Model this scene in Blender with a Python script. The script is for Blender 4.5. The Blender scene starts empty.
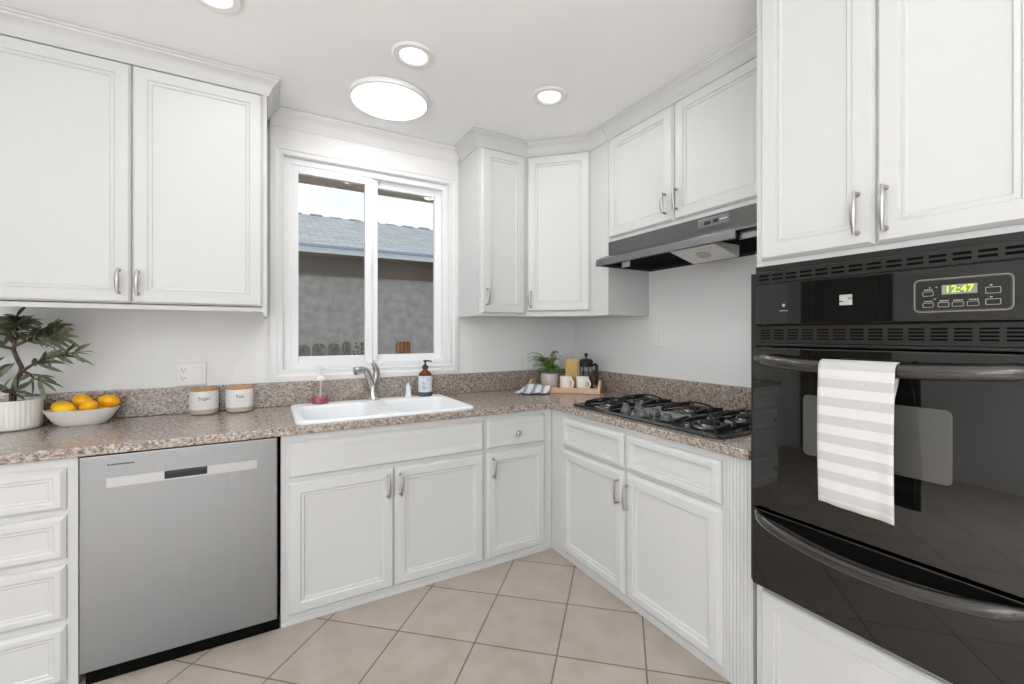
import bpy, bmesh, math, random
from mathutils import Vector, Matrix
R = math.radians
PI = math.pi
random.seed(7)
SC = bpy.context.scene
COL = SC.collection

# ------------------------------------------------------------------ camera
cam_d = bpy.data.cameras.new('camera')
cam = bpy.data.objects.new('camera', cam_d)
COL.objects.link(cam)
cam.location = (-2.0455, -2.7482, 1.2323)
cam.rotation_euler = (R(90), 0, R(-30.298))
cam_d.sensor_width = 36
cam_d.lens = 440.183 / 1024 * 36
cam_d.shift_x = -(525.164 - 512) / 1024
cam_d.shift_y = (334.154 - 342) / 1024
cam_d.clip_start = 0.05
SC.camera = cam

# ------------------------------------------------------------------ colour management
SC.view_settings.view_transform = 'Standard'
SC.view_settings.look = 'None'
SC.view_settings.gamma = 1
SC.view_settings.use_curve_mapping = False
SC.view_settings.exposure = -0.06

# ------------------------------------------------------------------ sky
W = bpy.data.worlds.new('sky')
SC.world = W
W.use_nodes = True
nt = W.node_tree
nt.nodes.clear()
o = nt.nodes.new('ShaderNodeOutputWorld')
bg = nt.nodes.new('ShaderNodeBackground')
tc = nt.nodes.new('ShaderNodeTexCoord')
mp = nt.nodes.new('ShaderNodeMapping')
mp.inputs['Scale'].default_value = (1.5, 1.5, 5)
ns = nt.nodes.new('ShaderNodeTexNoise')
ns.inputs['Scale'].default_value = 1.6
ns.inputs['Detail'].default_value = 5
cr = nt.nodes.new('ShaderNodeValToRGB')
cr.color_ramp.elements[0].position = .42
cr.color_ramp.elements[0].color = (.52, .62, .70, 1)
cr.color_ramp.elements[1].position = .6
cr.color_ramp.elements[1].color = (.66, .68, .69, 1)
nt.links.new(tc.outputs['Generated'], mp.inputs['Vector'])
nt.links.new(mp.outputs['Vector'], ns.inputs['Vector'])
nt.links.new(ns.outputs['Fac'], cr.inputs['Fac'])
nt.links.new(cr.outputs['Color'], bg.inputs['Color'])
nt.links.new(bg.outputs['Background'], o.inputs['Surface'])
bg.inputs['Strength'].default_value = 1.7

# ------------------------------------------------------------------ large lights
def area(name, loc, rot, size, power, color=(1, 1, 1), size_y=None, shape=None):
    l = bpy.data.lights.new(name, 'AREA')
    l.energy = power
    l.color = color
    l.size = size
    if size_y:
        l.shape = 'RECTANGLE'
        l.size_y = size_y
    if shape:
        l.shape = shape
    ob = bpy.data.objects.new(name, l)
    ob.location = loc
    ob.rotation_euler = rot
    COL.objects.link(ob)
    return ob

CEIL = 2.44
# added fill lights out of view: two at assumed windows, the rest without fixtures
area('left_window_fill', (-4.28, -3.55, 1.35), (0, R(-90), 0), 1.7, 30, (.985, .992, 1), 2.1)  # fill added from the left to brighten the right-hand run
area('rear_window_fill', (-3.0, -5.38, 1.35), (R(90), 0, 0), 2.0, 10, (.99, .993, 1), 1.7)  # weaker fill added behind the camera
for lx, ly in ((-2.4, -3.7), (-3.4, -3.5)):
    area('fill_uplight', (lx, ly, 1.45), (R(180), 0, 0), .4, 40, (1, .99, .985), shape='DISK')  # added lamps without bodies, aimed up to brighten the ceiling
for lx, ly in ((-1.9, -3.4), (-3.1, -3.4), (-3.3, -2.2)):
    area('bounce_downlight', (lx, ly, CEIL - .012), (0, 0, 0), .2, 17, (.98, .99, 1), shape='DISK').data.spread = R(75)  # added lamps without fixtures, lighting the floor for its bounce
LAMP_W = 2.2
BIG_W = 2.8

# ------------------------------------------------------------------ materials
def lin(c):
    return tuple(((v / 255 / 12.92) if v / 255 <= .04045 else ((v / 255 + .055) / 1.055) ** 2.4) for v in c) + (1,)

def mat(name, col, rough=.5, metal=0.0, spec=.5, coat=0.0, trans=0.0, ior=1.45, emit=None, estr=0):
    m = bpy.data.materials.new(name)
    m.use_nodes = True
    b = m.node_tree.nodes['Principled BSDF']
    b.inputs['Base Color'].default_value = lin(col)
    b.inputs['Roughness'].default_value = rough
    b.inputs['Metallic'].default_value = metal
    b.inputs['Specular IOR Level'].default_value = spec
    b.inputs['Coat Weight'].default_value = coat
    b.inputs['Transmission Weight'].default_value = trans
    b.inputs['IOR'].default_value = ior
    if emit:
        b.inputs['Emission Color'].default_value = lin(emit)
        b.inputs['Emission Strength'].default_value = estr
    return m

def nodes(m):
    t = m.node_tree
    return t, t.nodes['Principled BSDF'], lambda k: t.nodes.new('ShaderNode' + k), t.links.new

def ramp(n, stops):
    e = n.color_ramp.elements
    while len(e) > 1:
        e.remove(e[-1])
    e[0].position, e[0].color = stops[0][0], lin(stops[0][1])
    for p, c in stops[1:]:
        x = e.new(p)
        x.color = lin(c)

def noisy(name, c0, c1, scale, rough=.5, bump=0.0, bscale=None, detail=4, stretch=(1, 1, 1), metal=0.0, **k):
    """base colour wandering between two close tones, with an optional bump"""
    m = mat(name, c0, rough, metal, **k)
    t, b, N, L = nodes(m)
    tc, mp, ns, rp = N('TexCoord'), N('Mapping'), N('TexNoise'), N('ValToRGB')
    mp.inputs['Scale'].default_value = stretch
    ns.inputs['Scale'].default_value = scale
    ns.inputs['Detail'].default_value = detail
    ramp(rp, [(.32, c0), (.68, c1)])
    L(tc.outputs['Object'], mp.inputs['Vector'])
    L(mp.outputs['Vector'], ns.inputs['Vector'])
    L(ns.outputs['Fac'], rp.inputs['Fac'])
    L(rp.outputs['Color'], b.inputs['Base Color'])
    if bump:
        n2, bp = N('TexNoise'), N('Bump')
        n2.inputs['Scale'].default_value = bscale or scale
        n2.inputs['Detail'].default_value = 5
        bp.inputs['Strength'].default_value = bump
        bp.inputs['Distance'].default_value = .004
        L(mp.outputs['Vector'], n2.inputs['Vector'])
        L(n2.outputs['Fac'], bp.inputs['Height'])
        L(bp.outputs['Normal'], b.inputs['Normal'])
    return m

M = {}
M['wall'] = noisy('wall_paint', (230, 231, 231), (233, 234, 234), 3, .6, .04, 60)
M['ceil'] = noisy('ceiling_paint', (244, 245, 246), (247, 248, 248), 3, .8, .10, 45)
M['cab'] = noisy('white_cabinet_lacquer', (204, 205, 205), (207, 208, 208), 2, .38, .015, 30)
M['trim'] = noisy('white_trim_paint', (232, 232, 233), (235, 235, 236), 2, .4)
M['vinyl'] = mat('white_window_vinyl', (236, 237, 240), .35)
M['nickel'] = mat('brushed_nickel', (182, 180, 176), .3, 1.0)
M['steelf'] = mat('satin_faucet_steel', (196, 194, 190), .22, 1.0)
M['chrome'] = mat('chrome', (200, 200, 202), .12, 1.0)
M['sinkw'] = mat('white_enamel', (238, 241, 244), .3, spec=.3)
M['plastic'] = mat('white_plastic', (236, 236, 236), .35)
M['dark'] = mat('dark_recess', (6, 6, 6), .9, spec=.1)
M['slot'] = mat('slot_dark', (60, 60, 60), .6)
M['slotl'] = mat('grey_outline', (118, 116, 112), .5)
M['kick'] = mat('black_toe_kick', (9, 9, 8), .8, spec=.1)
M['glow'] = mat('lamp_diffuser', (255, 255, 255), .5, emit=(255, 250, 242), estr=2.2)
M['black'] = mat('black_enamel', (22, 23, 24), .12, spec=.5, coat=.5, ior=1.7)
M['knob'] = mat('grey_black_knob', (86, 92, 92), .25, spec=.6, coat=.4)
M['blackm'] = mat('black_cast_iron', (20, 20, 21), .55)
M['oveng'] = mat('black_oven_glass', (5, 5, 5), .03, spec=.5, coat=.3, ior=1.6)
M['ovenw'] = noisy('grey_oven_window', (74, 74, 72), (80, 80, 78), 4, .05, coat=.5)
M['ovenm'] = mat('black_oven_metal', (34, 32, 30), .3, spec=.5, coat=.1)
M['ovenh'] = mat('black_handle', (44, 42, 40), .16, spec=.7, coat=.6)
M['silver'] = mat('silver_print', (190, 190, 190), .4, .4)
M['print'] = mat('light_grey_print', (165, 165, 162), .6)
M['lcd'] = mat('clock_window', (132, 138, 128), .3)
M['digit'] = mat('clock_digits', (200, 230, 20), .5, emit=(190, 225, 0), estr=.75)
M['hood'] = mat('grey_hood_metal', (104, 104, 103), .22, .7)
M['hoodlip'] = mat('grey_hood_lip', (128, 130, 132), .25, .9)
M['filter'] = noisy('aluminium_mesh', (196, 196, 196), (236, 236, 236), 220, .4, .3, 400, metal=.2)
M['lens'] = mat('lamp_lens', (205, 206, 206), .3)
M['soil'] = noisy('dark_soil', (45, 38, 32), (72, 62, 52), 90, .9, .4)
M['pot'] = noisy('white_ceramic', (226, 223, 219), (232, 229, 225), 8, .5)
M['potp'] = noisy('pinkish_ceramic', (206, 194, 190), (214, 203, 199), 12, .6)
M['leaf'] = noisy('olive_leaf', (74, 84, 60), (132, 138, 112), 22, .5)
M['fern'] = noisy('fern_leaf', (62, 104, 36), (128, 162, 66), 30, .5)
M['bark'] = noisy('grey_brown_bark', (60, 50, 44), (98, 84, 74), 60, .8, .3)
M['lemon'] = noisy('lemon_skin', (250, 176, 10), (253, 190, 24), 9, .4, .12, 160)
M['lemony'] = noisy('yellow_lemon_skin', (253, 200, 18), (253, 210, 40), 9, .4, .12, 160)
M['can'] = noisy('speckled_stoneware', (222, 220, 218), (230, 228, 226), 40, .45)
M['canb'] = noisy('bare_clay', (186, 174, 162), (196, 184, 172), 50, .7)
M['wood'] = noisy('bamboo_lid', (186, 130, 84), (208, 156, 108), 24, .5, stretch=(1, 8, 1))
M['wood_t'] = noisy('pale_tray_wood', (206, 168, 138), (222, 188, 160), 16, .55, stretch=(2, 14, 14))
M['wood_y'] = noisy('yellow_board', (206, 166, 92), (222, 186, 112), 20, .5, stretch=(8, 8, 1))
M['mug'] = mat('cream_mug', (236, 232, 224), .3)
M['amber'] = mat('amber_glass', (196, 92, 20), .08, trans=.75, ior=1.45)
M['label'] = mat('paper_label', (214, 222, 230), .6)
M['ink'] = mat('label_ink', (70, 76, 88), .7)
M['blackp'] = mat('black_plastic', (34, 34, 36), .4)
M['clear'] = mat('clear_plastic', (246, 246, 246), .05, trans=.95, ior=1.2)
M['pink'] = mat('pink_soap', (206, 88, 112), .2, trans=.25)
M['glass'] = mat('clear_glass', (255, 255, 255), .0, trans=1.0, ior=1.3)
M['coffee'] = mat('smoky_glass', (120, 122, 120), .1, trans=.6)
M['ink_c'] = mat('lettering', (92, 88, 86), .7)
M['fence'] = noisy('weathered_picket', (98, 90, 84), (156, 146, 138), 14, .9, .3, 40, stretch=(6, 6, 1))
M['fencec'] = noisy('warm_picket', (96, 62, 38), (176, 122, 78), 14, .8, .3, 40, stretch=(9, 9, .6))
M['soffit'] = noisy('tan_soffit', (186, 176, 160), (194, 184, 168), 6, .8)
M['stucco'] = noisy('grey_stucco', (152, 147, 143), (176, 171, 167), 9, .95, 1.0, 22, detail=9)
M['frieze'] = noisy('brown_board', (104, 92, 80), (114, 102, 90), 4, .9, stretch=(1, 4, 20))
M['gutter'] = mat('pale_blue_gutter', (158, 174, 194), .5)
M['fascia'] = mat('white_fascia', (226, 230, 236), .5)
M['ground'] = noisy('yard_soil', (170, 160, 146), (186, 176, 162), 6, .95)
M['weed'] = noisy('dry_weed', (176, 172, 158), (98, 98, 84), 30, .8)

# stainless steel with a fine vertical grain
m = M['steel'] = mat('stainless_steel', (168, 168, 168), .34, 1.0)
t, b, N, L = nodes(m)
tc, mp, ns, rp = N('TexCoord'), N('Mapping'), N('TexNoise'), N('ValToRGB')
mp.inputs['Scale'].default_value = (500, 500, 1.2)
ns.inputs['Scale'].default_value = 1
ramp(rp, [(.3, (150, 152, 154)), (.7, (153, 155, 157))])
L(tc.outputs['Object'], mp.inputs['Vector']); L(mp.outputs['Vector'], ns.inputs['Vector'])
L(ns.outputs['Fac'], rp.inputs['Fac']); L(rp.outputs['Color'], b.inputs['Base Color'])
b.inputs['Anisotropic'].default_value = .75
b.inputs['Anisotropic Rotation'].default_value = .25
tg = N('Tangent'); tg.direction_type = 'RADIAL'; tg.axis = 'Z'
L(tg.outputs['Tangent'], b.inputs['Tangent'])
M['steell'] = mat('polished_steel_strip', (186, 187, 190), .4, 1.0)

# speckled granite
m = M['granite'] = mat('brown_granite', (150, 135, 125), .2, spec=.5, ior=1.85)
t, b, N, L = nodes(m)
tc, v1, v2, ns, r1, r2, mx = N('TexCoord'), N('TexVoronoi'), N('TexNoise'), N('TexNoise'), N('ValToRGB'), N('ValToRGB'), N('MixRGB')
v1.inputs['Scale'].default_value = 150
v2.inputs['Scale'].default_value = 85
v2.inputs['Detail'].default_value = 6
sep = N('SeparateColor')
L(tc.outputs['Object'], v1.inputs['Vector']); L(tc.outputs['Object'], v2.inputs['Vector'])
L(v1.outputs['Color'], sep.inputs['Color'])
ramp(r1, [(0, (86, 76, 70)), (.2, (120, 104, 93)), (.5, (164, 150, 139)), (.72, (190, 178, 169)), (1, (210, 202, 195))])
r1.color_ramp.interpolation = 'CONSTANT'
ramp(r2, [(.36, (92, 80, 72)), (.48, (154, 140, 129)), (.64, (200, 189, 180))])
L(sep.outputs[0], r1.inputs['Fac']); L(v2.outputs['Fac'], r2.inputs['Fac'])
mx.inputs['Fac'].default_value = .5
L(r1.outputs['Color'], mx.inputs['Color1']); L(r2.outputs['Color'], mx.inputs['Color2'])
L(mx.outputs['Color'], b.inputs['Base Color'])

# diagonal ceramic floor tile
TILE, GX, GY, GA = .33143, -1.59688, -.43612, R(-42.634)
m = M['tile'] = mat('beige_floor_tile', (178, 168, 158), .34, spec=.4)
t, b, N, L = nodes(m)
tc, mp, br, ns, rp, mx, bp = N('TexCoord'), N('Mapping'), N('TexBrick'), N('TexNoise'), N('ValToRGB'), N('MixRGB'), N('Bump')
mp.vector_type = 'TEXTURE'
mp.inputs['Location'].default_value = (GX, GY, 0)
mp.inputs['Rotation'].default_value = (0, 0, GA)
mp.inputs['Scale'].default_value = (TILE, TILE, TILE)
br.offset = 0
br.squash = 1
br.inputs['Scale'].default_value = 1
br.inputs['Brick Width'].default_value = 1
br.inputs['Row Height'].default_value = 1
br.inputs['Mortar Size'].default_value = .0105
br.inputs['Mortar Smooth'].default_value = .15
br.inputs['Color1'].default_value = lin((181, 171, 161))
br.inputs['Color2'].default_value = lin((175, 166, 156))
br.inputs['Mortar'].default_value = lin((122, 108, 96))
ns.inputs['Scale'].default_value = 2.6
ns.inputs['Detail'].default_value = 6
ramp(rp, [(.3, (238, 234, 230)), (.7, (255, 255, 255))])
mx.blend_type = 'MULTIPLY'
mx.inputs['Fac'].default_value = 1
bp.inputs['Strength'].default_value = .5
bp.inputs['Distance'].default_value = .002
bp.invert = True
L(tc.outputs['Object'], mp.inputs['Vector']); L(mp.outputs['Vector'], br.inputs['Vector']); L(mp.outputs['Vector'], ns.inputs['Vector'])
L(ns.outputs['Fac'], rp.inputs['Fac']); L(br.outputs['Color'], mx.inputs['Color1']); L(rp.outputs['Color'], mx.inputs['Color2'])
L(mx.outputs['Color'], b.inputs['Base Color']); L(br.outputs['Fac'], bp.inputs['Height']); L(bp.outputs['Normal'], b.inputs['Normal'])

# striped cloths
def striped(name, ca, cb, period, axis, duty=.5, rough=.9, cc=None):
    m = mat(name, ca, rough)
    t, b, N, L = nodes(m)
    tc, sp, mu, fr, rp = N('TexCoord'), N('SeparateXYZ'), N('Math'), N('Math'), N('ValToRGB')
    mu.operation = 'MULTIPLY'; mu.inputs[1].default_value = 1 / period
    fr.operation = 'FRACT'
    rp.color_ramp.interpolation = 'CONSTANT'
    ramp(rp, [(0, ca), (duty, cb)] + ([(duty + (1 - duty) * .55, cc)] if cc else []))
    L(tc.outputs['Object'], sp.inputs['Vector']); L(sp.outputs[axis], mu.inputs[0]); L(mu.outputs[0], fr.inputs[0])
    L(fr.outputs[0], rp.inputs['Fac']); L(rp.outputs['Color'], b.inputs['Base Color'])
    ns, bp = N('TexNoise'), N('Bump')
    ns.inputs['Scale'].default_value = 500
    bp.inputs['Strength'].default_value = .25; bp.inputs['Distance'].default_value = .001
    L(tc.outputs['Object'], ns.inputs['Vector']); L(ns.outputs['Fac'], bp.inputs['Height']); L(bp.outputs['Normal'], b.inputs['Normal'])
    return m
M['towel'] = striped('grey_striped_towel', (212, 212, 212), (190, 190, 190), .0485, 2)
M['cloth'] = striped('blue_striped_cloth', (232, 232, 230), (134, 152, 182), .058, 0, .58, cc=(176, 176, 182))

# roof shingles
m = M['shingle'] = mat('grey_shingles', (176, 180, 184), .9)
t, b, N, L = nodes(m)
tc, mp, br, ns, mx = N('TexCoord'), N('Mapping'), N('TexBrick'), N('TexNoise'), N('MixRGB')
br.inputs['Scale'].default_value = 1
br.inputs['Brick Width'].default_value = .22
br.inputs['Row Height'].default_value = .115
br.inputs['Mortar Size'].default_value = .008
br.inputs['Color1'].default_value = lin((214, 214, 214))
br.inputs['Color2'].default_value = lin((188, 189, 190))
br.inputs['Mortar'].default_value = lin((170, 171, 172))
ns.inputs['Scale'].default_value = 14
mx.blend_type = 'MULTIPLY'; mx.inputs['Fac'].default_value = .35
L(tc.outputs['Object'], mp.inputs['Vector']); L(mp.outputs['Vector'], br.inputs['Vector']); L(mp.outputs['Vector'], ns.inputs['Vector'])
L(br.outputs['Color'], mx.inputs['Color1']); L(ns.outputs['Color'], mx.inputs['Color2']); L(mx.outputs['Color'], b.inputs['Base Color'])

# ------------------------------------------------------------------ mesh helpers
def fr3(n):
    n = Vector(n).normalized()
    a = Vector((0, 0, 1)) if abs(n.z) < .9 else Vector((1, 0, 0))
    u = a.cross(n).normalized()
    return u, n.cross(u).normalized(), n

class MB:
    def __init__(s):
        s.bm = bmesh.new()
        s.mi = 0
        s.hb = False
    def V(s, p):
        return s.bm.verts.new(p)
    def F(s, vs):
        try:
            f = s.bm.faces.new(vs)
            f.material_index = s.mi
            return f
        except ValueError:
            return None
    def box(s, x0, x1, y0, y1, z0, z1, bev=0.0, seg=2):
        v = [s.V((x, y, z)) for z in (z0, z1) for y in (y0, y1) for x in (x0, x1)]
        fs = [s.F([v[i] for i in q]) for q in ((0, 2, 3, 1), (4, 5, 7, 6), (0, 1, 5, 4), (2, 6, 7, 3), (0, 4, 6, 2), (1, 3, 7, 5))]
        if bev:
            s.hb = True
            es = {e for f in fs for e in f.edges}
            r = bmesh.ops.bevel(s.bm, geom=list(es), offset=bev, segments=seg, profile=.5, affect='EDGES')
            for f in r['faces']:
                f.material_index = s.mi
        return s
    def obox(s, o, u, v, n, w, h, d, bev=0.0):
        """box with corner o and edges u*w, v*h, n*d"""
        o, u, v, n = Vector(o), Vector(u), Vector(v), Vector(n)
        p = [o + u * (w * i) + v * (h * j) + n * (d * k) for k in (0, 1) for j in (0, 1) for i in (0, 1)]
        vs = [s.V(q) for q in p]
        fs = [s.F([vs[i] for i in q]) for q in ((0, 2, 3, 1), (4, 5, 7, 6), (0, 1, 5, 4), (2, 6, 7, 3), (0, 4, 6, 2), (1, 3, 7, 5))]
        if bev:
            s.hb = True
            es = {e for f in fs for e in f.edges}
            r = bmesh.ops.bevel(s.bm, geom=list(es), offset=bev, segments=2, profile=.5, affect='EDGES')
            for f in r['faces']:
                f.material_index = s.mi
        return s
    def prism(s, poly, axis, a0, a1):
        def P(q, a):
            return {'x': (a, q[0], q[1]), 'y': (q[0], a, q[1]), 'z': (q[0], q[1], a)}[axis]
        A = [s.V(P(q, a0)) for q in poly]
        B = [s.V(P(q, a1)) for q in poly]
        n = len(poly)
        for i in range(n):
            s.F([A[i], A[(i + 1) % n], B[(i + 1) % n], B[i]])
        s.F(A[::-1]); s.F(B)
        return s
    def lathe(s, prof, c=(0, 0, 0), axis=(0, 0, 1), segs=32, sx=1.0, sy=1.0, cap0=True, cap1=True, rib=0, ribd=0):
        u, v, n = fr3(axis)
        c = Vector(c)
        rings = []
        for r, z in prof:
            if r < 1e-6:
                rings.append([s.V(c + n * z)])
            else:
                rg = []
                for k in range(segs):
                    a = 2 * PI * k / segs
                    rr = r * (1 + (ribd * math.cos(rib * a) if rib else 0))
                    rg.append(s.V(c + u * (rr * math.cos(a) * sx) + v * (rr * math.sin(a) * sy) + n * z))
                rings.append(rg)
        for a, b in zip(rings, rings[1:]):
            for k in range(segs):
                k2 = (k + 1) % segs
                if len(a) == 1 and len(b) == 1:
                    continue
                if len(a) == 1:
                    s.F([a[0], b[k], b[k2]])
                elif len(b) == 1:
                    s.F([a[k], a[k2], b[0]])
                else:
                    s.F([a[k], a[k2], b[k2], b[k]])
        if cap0 and len(rings[0]) > 1:
            s.F(rings[0][::-1])
        if cap1 and len(rings[-1]) > 1:
            s.F(rings[-1])
        return s
    def tube(s, pts, r, segs=10, flat=None, up=None):
        """round tube along points; r may be a list; flat squeezes it along the second axis"""
        pts = [Vector(p) for p in pts]
        n = len(pts)
        rs = r if isinstance(r, (list, tuple)) else [r] * n
        rings = []
        pu = None
        for i, p in enumerate(pts):
            d = (pts[min(i + 1, n - 1)] - pts[max(i - 1, 0)]).normalized()
            if up is not None:
                u = Vector(up).cross(d)
                if u.length < 1e-4:
                    u = fr3(d)[0]
                u.normalize()
            elif pu is None:
                u = fr3(d)[0]
            else:
                u = (pu - d * pu.dot(d)).normalized()
            pu = u
            v = d.cross(u)
            fl = flat[i] if isinstance(flat, (list, tuple)) else (flat or 1)
            rings.append([s.V(p + u * (rs[i] * math.cos(2 * PI * k / segs)) + v * (rs[i] * fl * math.sin(2 * PI * k / segs))) for k in range(segs)])
        for a, b in zip(rings, rings[1:]):
            for k in range(segs):
                s.F([a[k], a[(k + 1) % segs], b[(k + 1) % segs], b[k]])
        s.F(rings[0][::-1]); s.F(rings[-1])
        return s
    def panel(s, o, u, n, w, h, prof, v=(0, 0, 1)):
        """rectangular moulded front: nested loops (inset, height); back left closed"""
        o, u, v, n = Vector(o), Vector(u), Vector(v), Vector(n)
        loops = []
        for ins, ht in prof:
            loops.append([s.V(o + u * a + v * b + n * ht) for a, b in ((ins, ins), (w - ins, ins), (w - ins, h - ins), (ins, h - ins))])
        s.F(loops[0][::-1])
        for a, b in zip(loops, loops[1:]):
            for k in range(4):
                s.F([a[k], a[(k + 1) % 4], b[(k + 1) % 4], b[k]])
        s.F(loops[-1])
        return s
    def slab(s, xs, ys, keep, z0, z1):
        """flat slab made of grid cells; keep(i, j) drops the holes"""
        vt, vb = {}, {}
        def g(d, i, j, z):
            if (i, j) not in d:
                d[(i, j)] = s.V((xs[i], ys[j], z))
            return d[(i, j)]
        K = {(i, j) for i in range(len(xs) - 1) for j in range(len(ys) - 1) if keep(i, j)}
        for i, j in K:
            s.F([g(vt, i, j, z1), g(vt, i + 1, j, z1), g(vt, i + 1, j + 1, z1), g(vt, i, j + 1, z1)])
            s.F([g(vb, i, j, z0), g(vb, i, j + 1, z0), g(vb, i + 1, j + 1, z0), g(vb, i + 1, j, z0)])
            for (di, dj, a, b) in ((-1, 0, (0, 0), (0, 1)), (1, 0, (1, 1), (1, 0)), (0, -1, (1, 0), (0, 0)), (0, 1, (0, 1), (1, 1))):
                if (i + di, j + dj) not in K:
                    p, q = (i + a[0], j + a[1]), (i + b[0], j + b[1])
                    s.F([g(vt, *p, z1), g(vt, *q, z1), g(vb, *q, z0), g(vb, *p, z0)])
        return s
    def crown(s, path, prof, before=None, after=None):
        """moulding along a plan polyline; the profile (out, z) is mitred at each bend"""
        P = [Vector((x, y)) for x, y in path]
        rings = []
        for i, p in enumerate(P):
            ds = []
            if i > 0: ds.append((P[i] - P[i - 1]).normalized())
            elif before: ds.append((P[0] - Vector(before)).normalized())
            if i < len(P) - 1: ds.append((P[i + 1] - P[i]).normalized())
            elif after: ds.append((Vector(after) - P[-1]).normalized())
            ns_ = [Vector((d.y, -d.x)) for d in ds]
            if len(ns_) == 2:
                mvec = (ns_[0] + ns_[1]).normalized()
                mvec = mvec / max(.3, mvec.dot(ns_[0]))
            else:
                mvec = ns_[0]
            rings.append([s.V((p.x + mvec.x * a, p.y + mvec.y * a, z)) for a, z in prof])
        k = len(prof)
        for a, b in zip(rings, rings[1:]):
            for i in range(k):
                s.F([a[i], a[(i + 1) % k], b[(i + 1) % k], b[i]])
        s.F(rings[0][::-1]); s.F(rings[-1])
        return s
    def build(s, name, mats, parent=None, local=False, ang=35, bevel=0.0, norm=True):
        if norm:
            bmesh.ops.recalc_face_normals(s.bm, faces=s.bm.faces[:])
        me = bpy.data.meshes.new(name)
        s.bm.to_mesh(me)
        s.bm.free()
        for q in (mats if isinstance(mats, (list, tuple)) else [mats]):
            me.materials.append(M[q])
        ob = bpy.data.objects.new(name, me)
        COL.objects.link(ob)
        if parent is not None:
            ob.parent = parent
            if not local:
                top = parent
                while top.parent: top = top.parent
                me.transform(Matrix.Translation(-Vector(top.location)))
        for p in me.polygons:
            p.use_smooth = True
        me.set_sharp_from_angle(angle=R(18 if s.hb and ang == 35 else ang))
        if bevel:
            b = ob.modifiers.new('edge', 'BEVEL')
            b.width = bevel; b.segments = 2; b.limit_method = 'ANGLE'; b.angle_limit = R(50); b.harden_normals = True
        return ob

def tag(o, label=None, cat=None, group=None, kind=None):
    if label: o['label'] = label
    if cat: o['category'] = cat
    if group: o['group'] = group
    if kind: o['kind'] = kind
    return o

def thing(name, label, cat, loc=(0, 0, 0), rz=0, group=None):
    o = bpy.data.objects.new(name, None)
    o.empty_display_size = .05
    o.location = loc
    o.rotation_euler = (0, 0, rz)
    COL.objects.link(o)
    return tag(o, label, cat, group)

def copy_tree(o, parent=None):
    c = o.copy()
    COL.objects.link(c)
    if parent: c.parent = parent
    for ch in list(o.children):
        copy_tree(ch, c)
    return c

def struct(o):
    o['kind'] = 'structure'
    return o

def text(name, s, size, m, parent, o, u, v, depth=.0004, bend=None, local=False, center=True):
    cu = bpy.data.curves.new(name, 'FONT')
    cu.body = s
    cu.size = size
    cu.extrude = depth
    cu.resolution_u = 3
    if center:
        cu.align_x = 'CENTER'; cu.align_y = 'CENTER'
    tmp = bpy.data.objects.new('tmp_text', cu)
    COL.objects.link(tmp)
    bpy.context.view_layer.update()
    me = bpy.data.meshes.new_from_object(tmp.evaluated_get(bpy.context.evaluated_depsgraph_get()))
    bpy.data.objects.remove(tmp)
    bpy.data.curves.remove(cu)
    o, u, v = Vector(o), Vector(u).normalized(), Vector(v).normalized()
    n = u.cross(v)
    for q in me.vertices:
        x, y, z = q.co
        if bend:                      # wrap on a cylinder of this radius, o being on its axis
            a = x / bend
            q.co = o + u * (math.sin(a) * (bend + z)) + n * (math.cos(a) * (bend + z)) + v * y
        else:
            q.co = o + u * x + v * y + n * z
    me.name = name
    me.materials.clear()
    me.materials.append(M[m])
    ob = bpy.data.objects.new(name, me)
    COL.objects.link(ob)
    if parent:
        ob.parent = parent
        if not local:
            top = parent
            while top.parent: top = top.parent
            me.transform(Matrix.Translation(-Vector(top.location)))
    return ob

# ------------------------------------------------------------------ room shell
XL, YR = -4.3, -5.4
struct(MB().box(XL - .1, .12, YR - .1, .14, -.08, 0).build('floor', 'tile'))
struct(MB().box(XL - .1, .12, YR - .1, .14, CEIL, CEIL + .1).build('ceiling', 'ceil'))
WX0, WX1, WZ0, WZ1 = -1.972, -1.022, 1.03, 2.21
b = MB()
b.box(XL, WX0, 0, .14, 0, CEIL).box(WX1, .0, 0, .14, 0, CEIL).box(WX0, WX1, 0, .14, 0, WZ0).box(WX0, WX1, 0, .14, WZ1, CEIL)
struct(b.build('wall_back', 'wall'))
struct(MB().box(0, .12, YR, .14, 0, CEIL).build('wall_right', 'wall'))
# left wall with a doorway, rear wall with a wide window opening
b = MB()
b.box(XL - .1, XL, YR, -4.6, 0, CEIL).box(XL - .1, XL, -2.5, -.95, 0, CEIL).box(XL - .1, XL, -.12, .14, 0, CEIL).box(XL - .1, XL, -.95, -.12, 2.05, CEIL)
b.box(XL - .1, XL, -4.6, -2.5, 0, .5).box(XL - .1, XL, -4.6, -2.5, 2.2, CEIL)
struct(b.build('wall_left', 'wall'))
d1 = struct(MB().panel((XL - .06, -.125, .01), (0, -1, 0), (1, 0, 0), .82, 2.03, [(0, 0), (0, .035), (.11, .035), (.12, .025), (.14, .025)]).build('door_1', 'slotl'))
b = MB()
for y in (-4.6, -3.58, -2.56):
    b.box(XL - .07, XL - .02, y, y + .06, .5, 2.2)
b.box(XL - .07, XL - .02, -4.6, -2.5, .5, .56).box(XL - .07, XL - .02, -4.6, -2.5, 2.14, 2.2)
struct(b.build('window_3', 'vinyl'))
b = MB()
b.box(XL, -4.0, YR - .1, YR, 0, CEIL).box(-2.0, 0, YR - .1, YR, 0, CEIL).box(-4.0, -2.0, YR - .1, YR, 0, .45).box(-4.0, -2.0, YR - .1, YR, 2.2, CEIL)
struct(b.build('wall_rear', 'wall'))
b = MB()
for x in (-4.0, -3.03, -2.06):
    b.box(x, x + .06, YR - .07, YR - .02, .45, 2.2)
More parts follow.
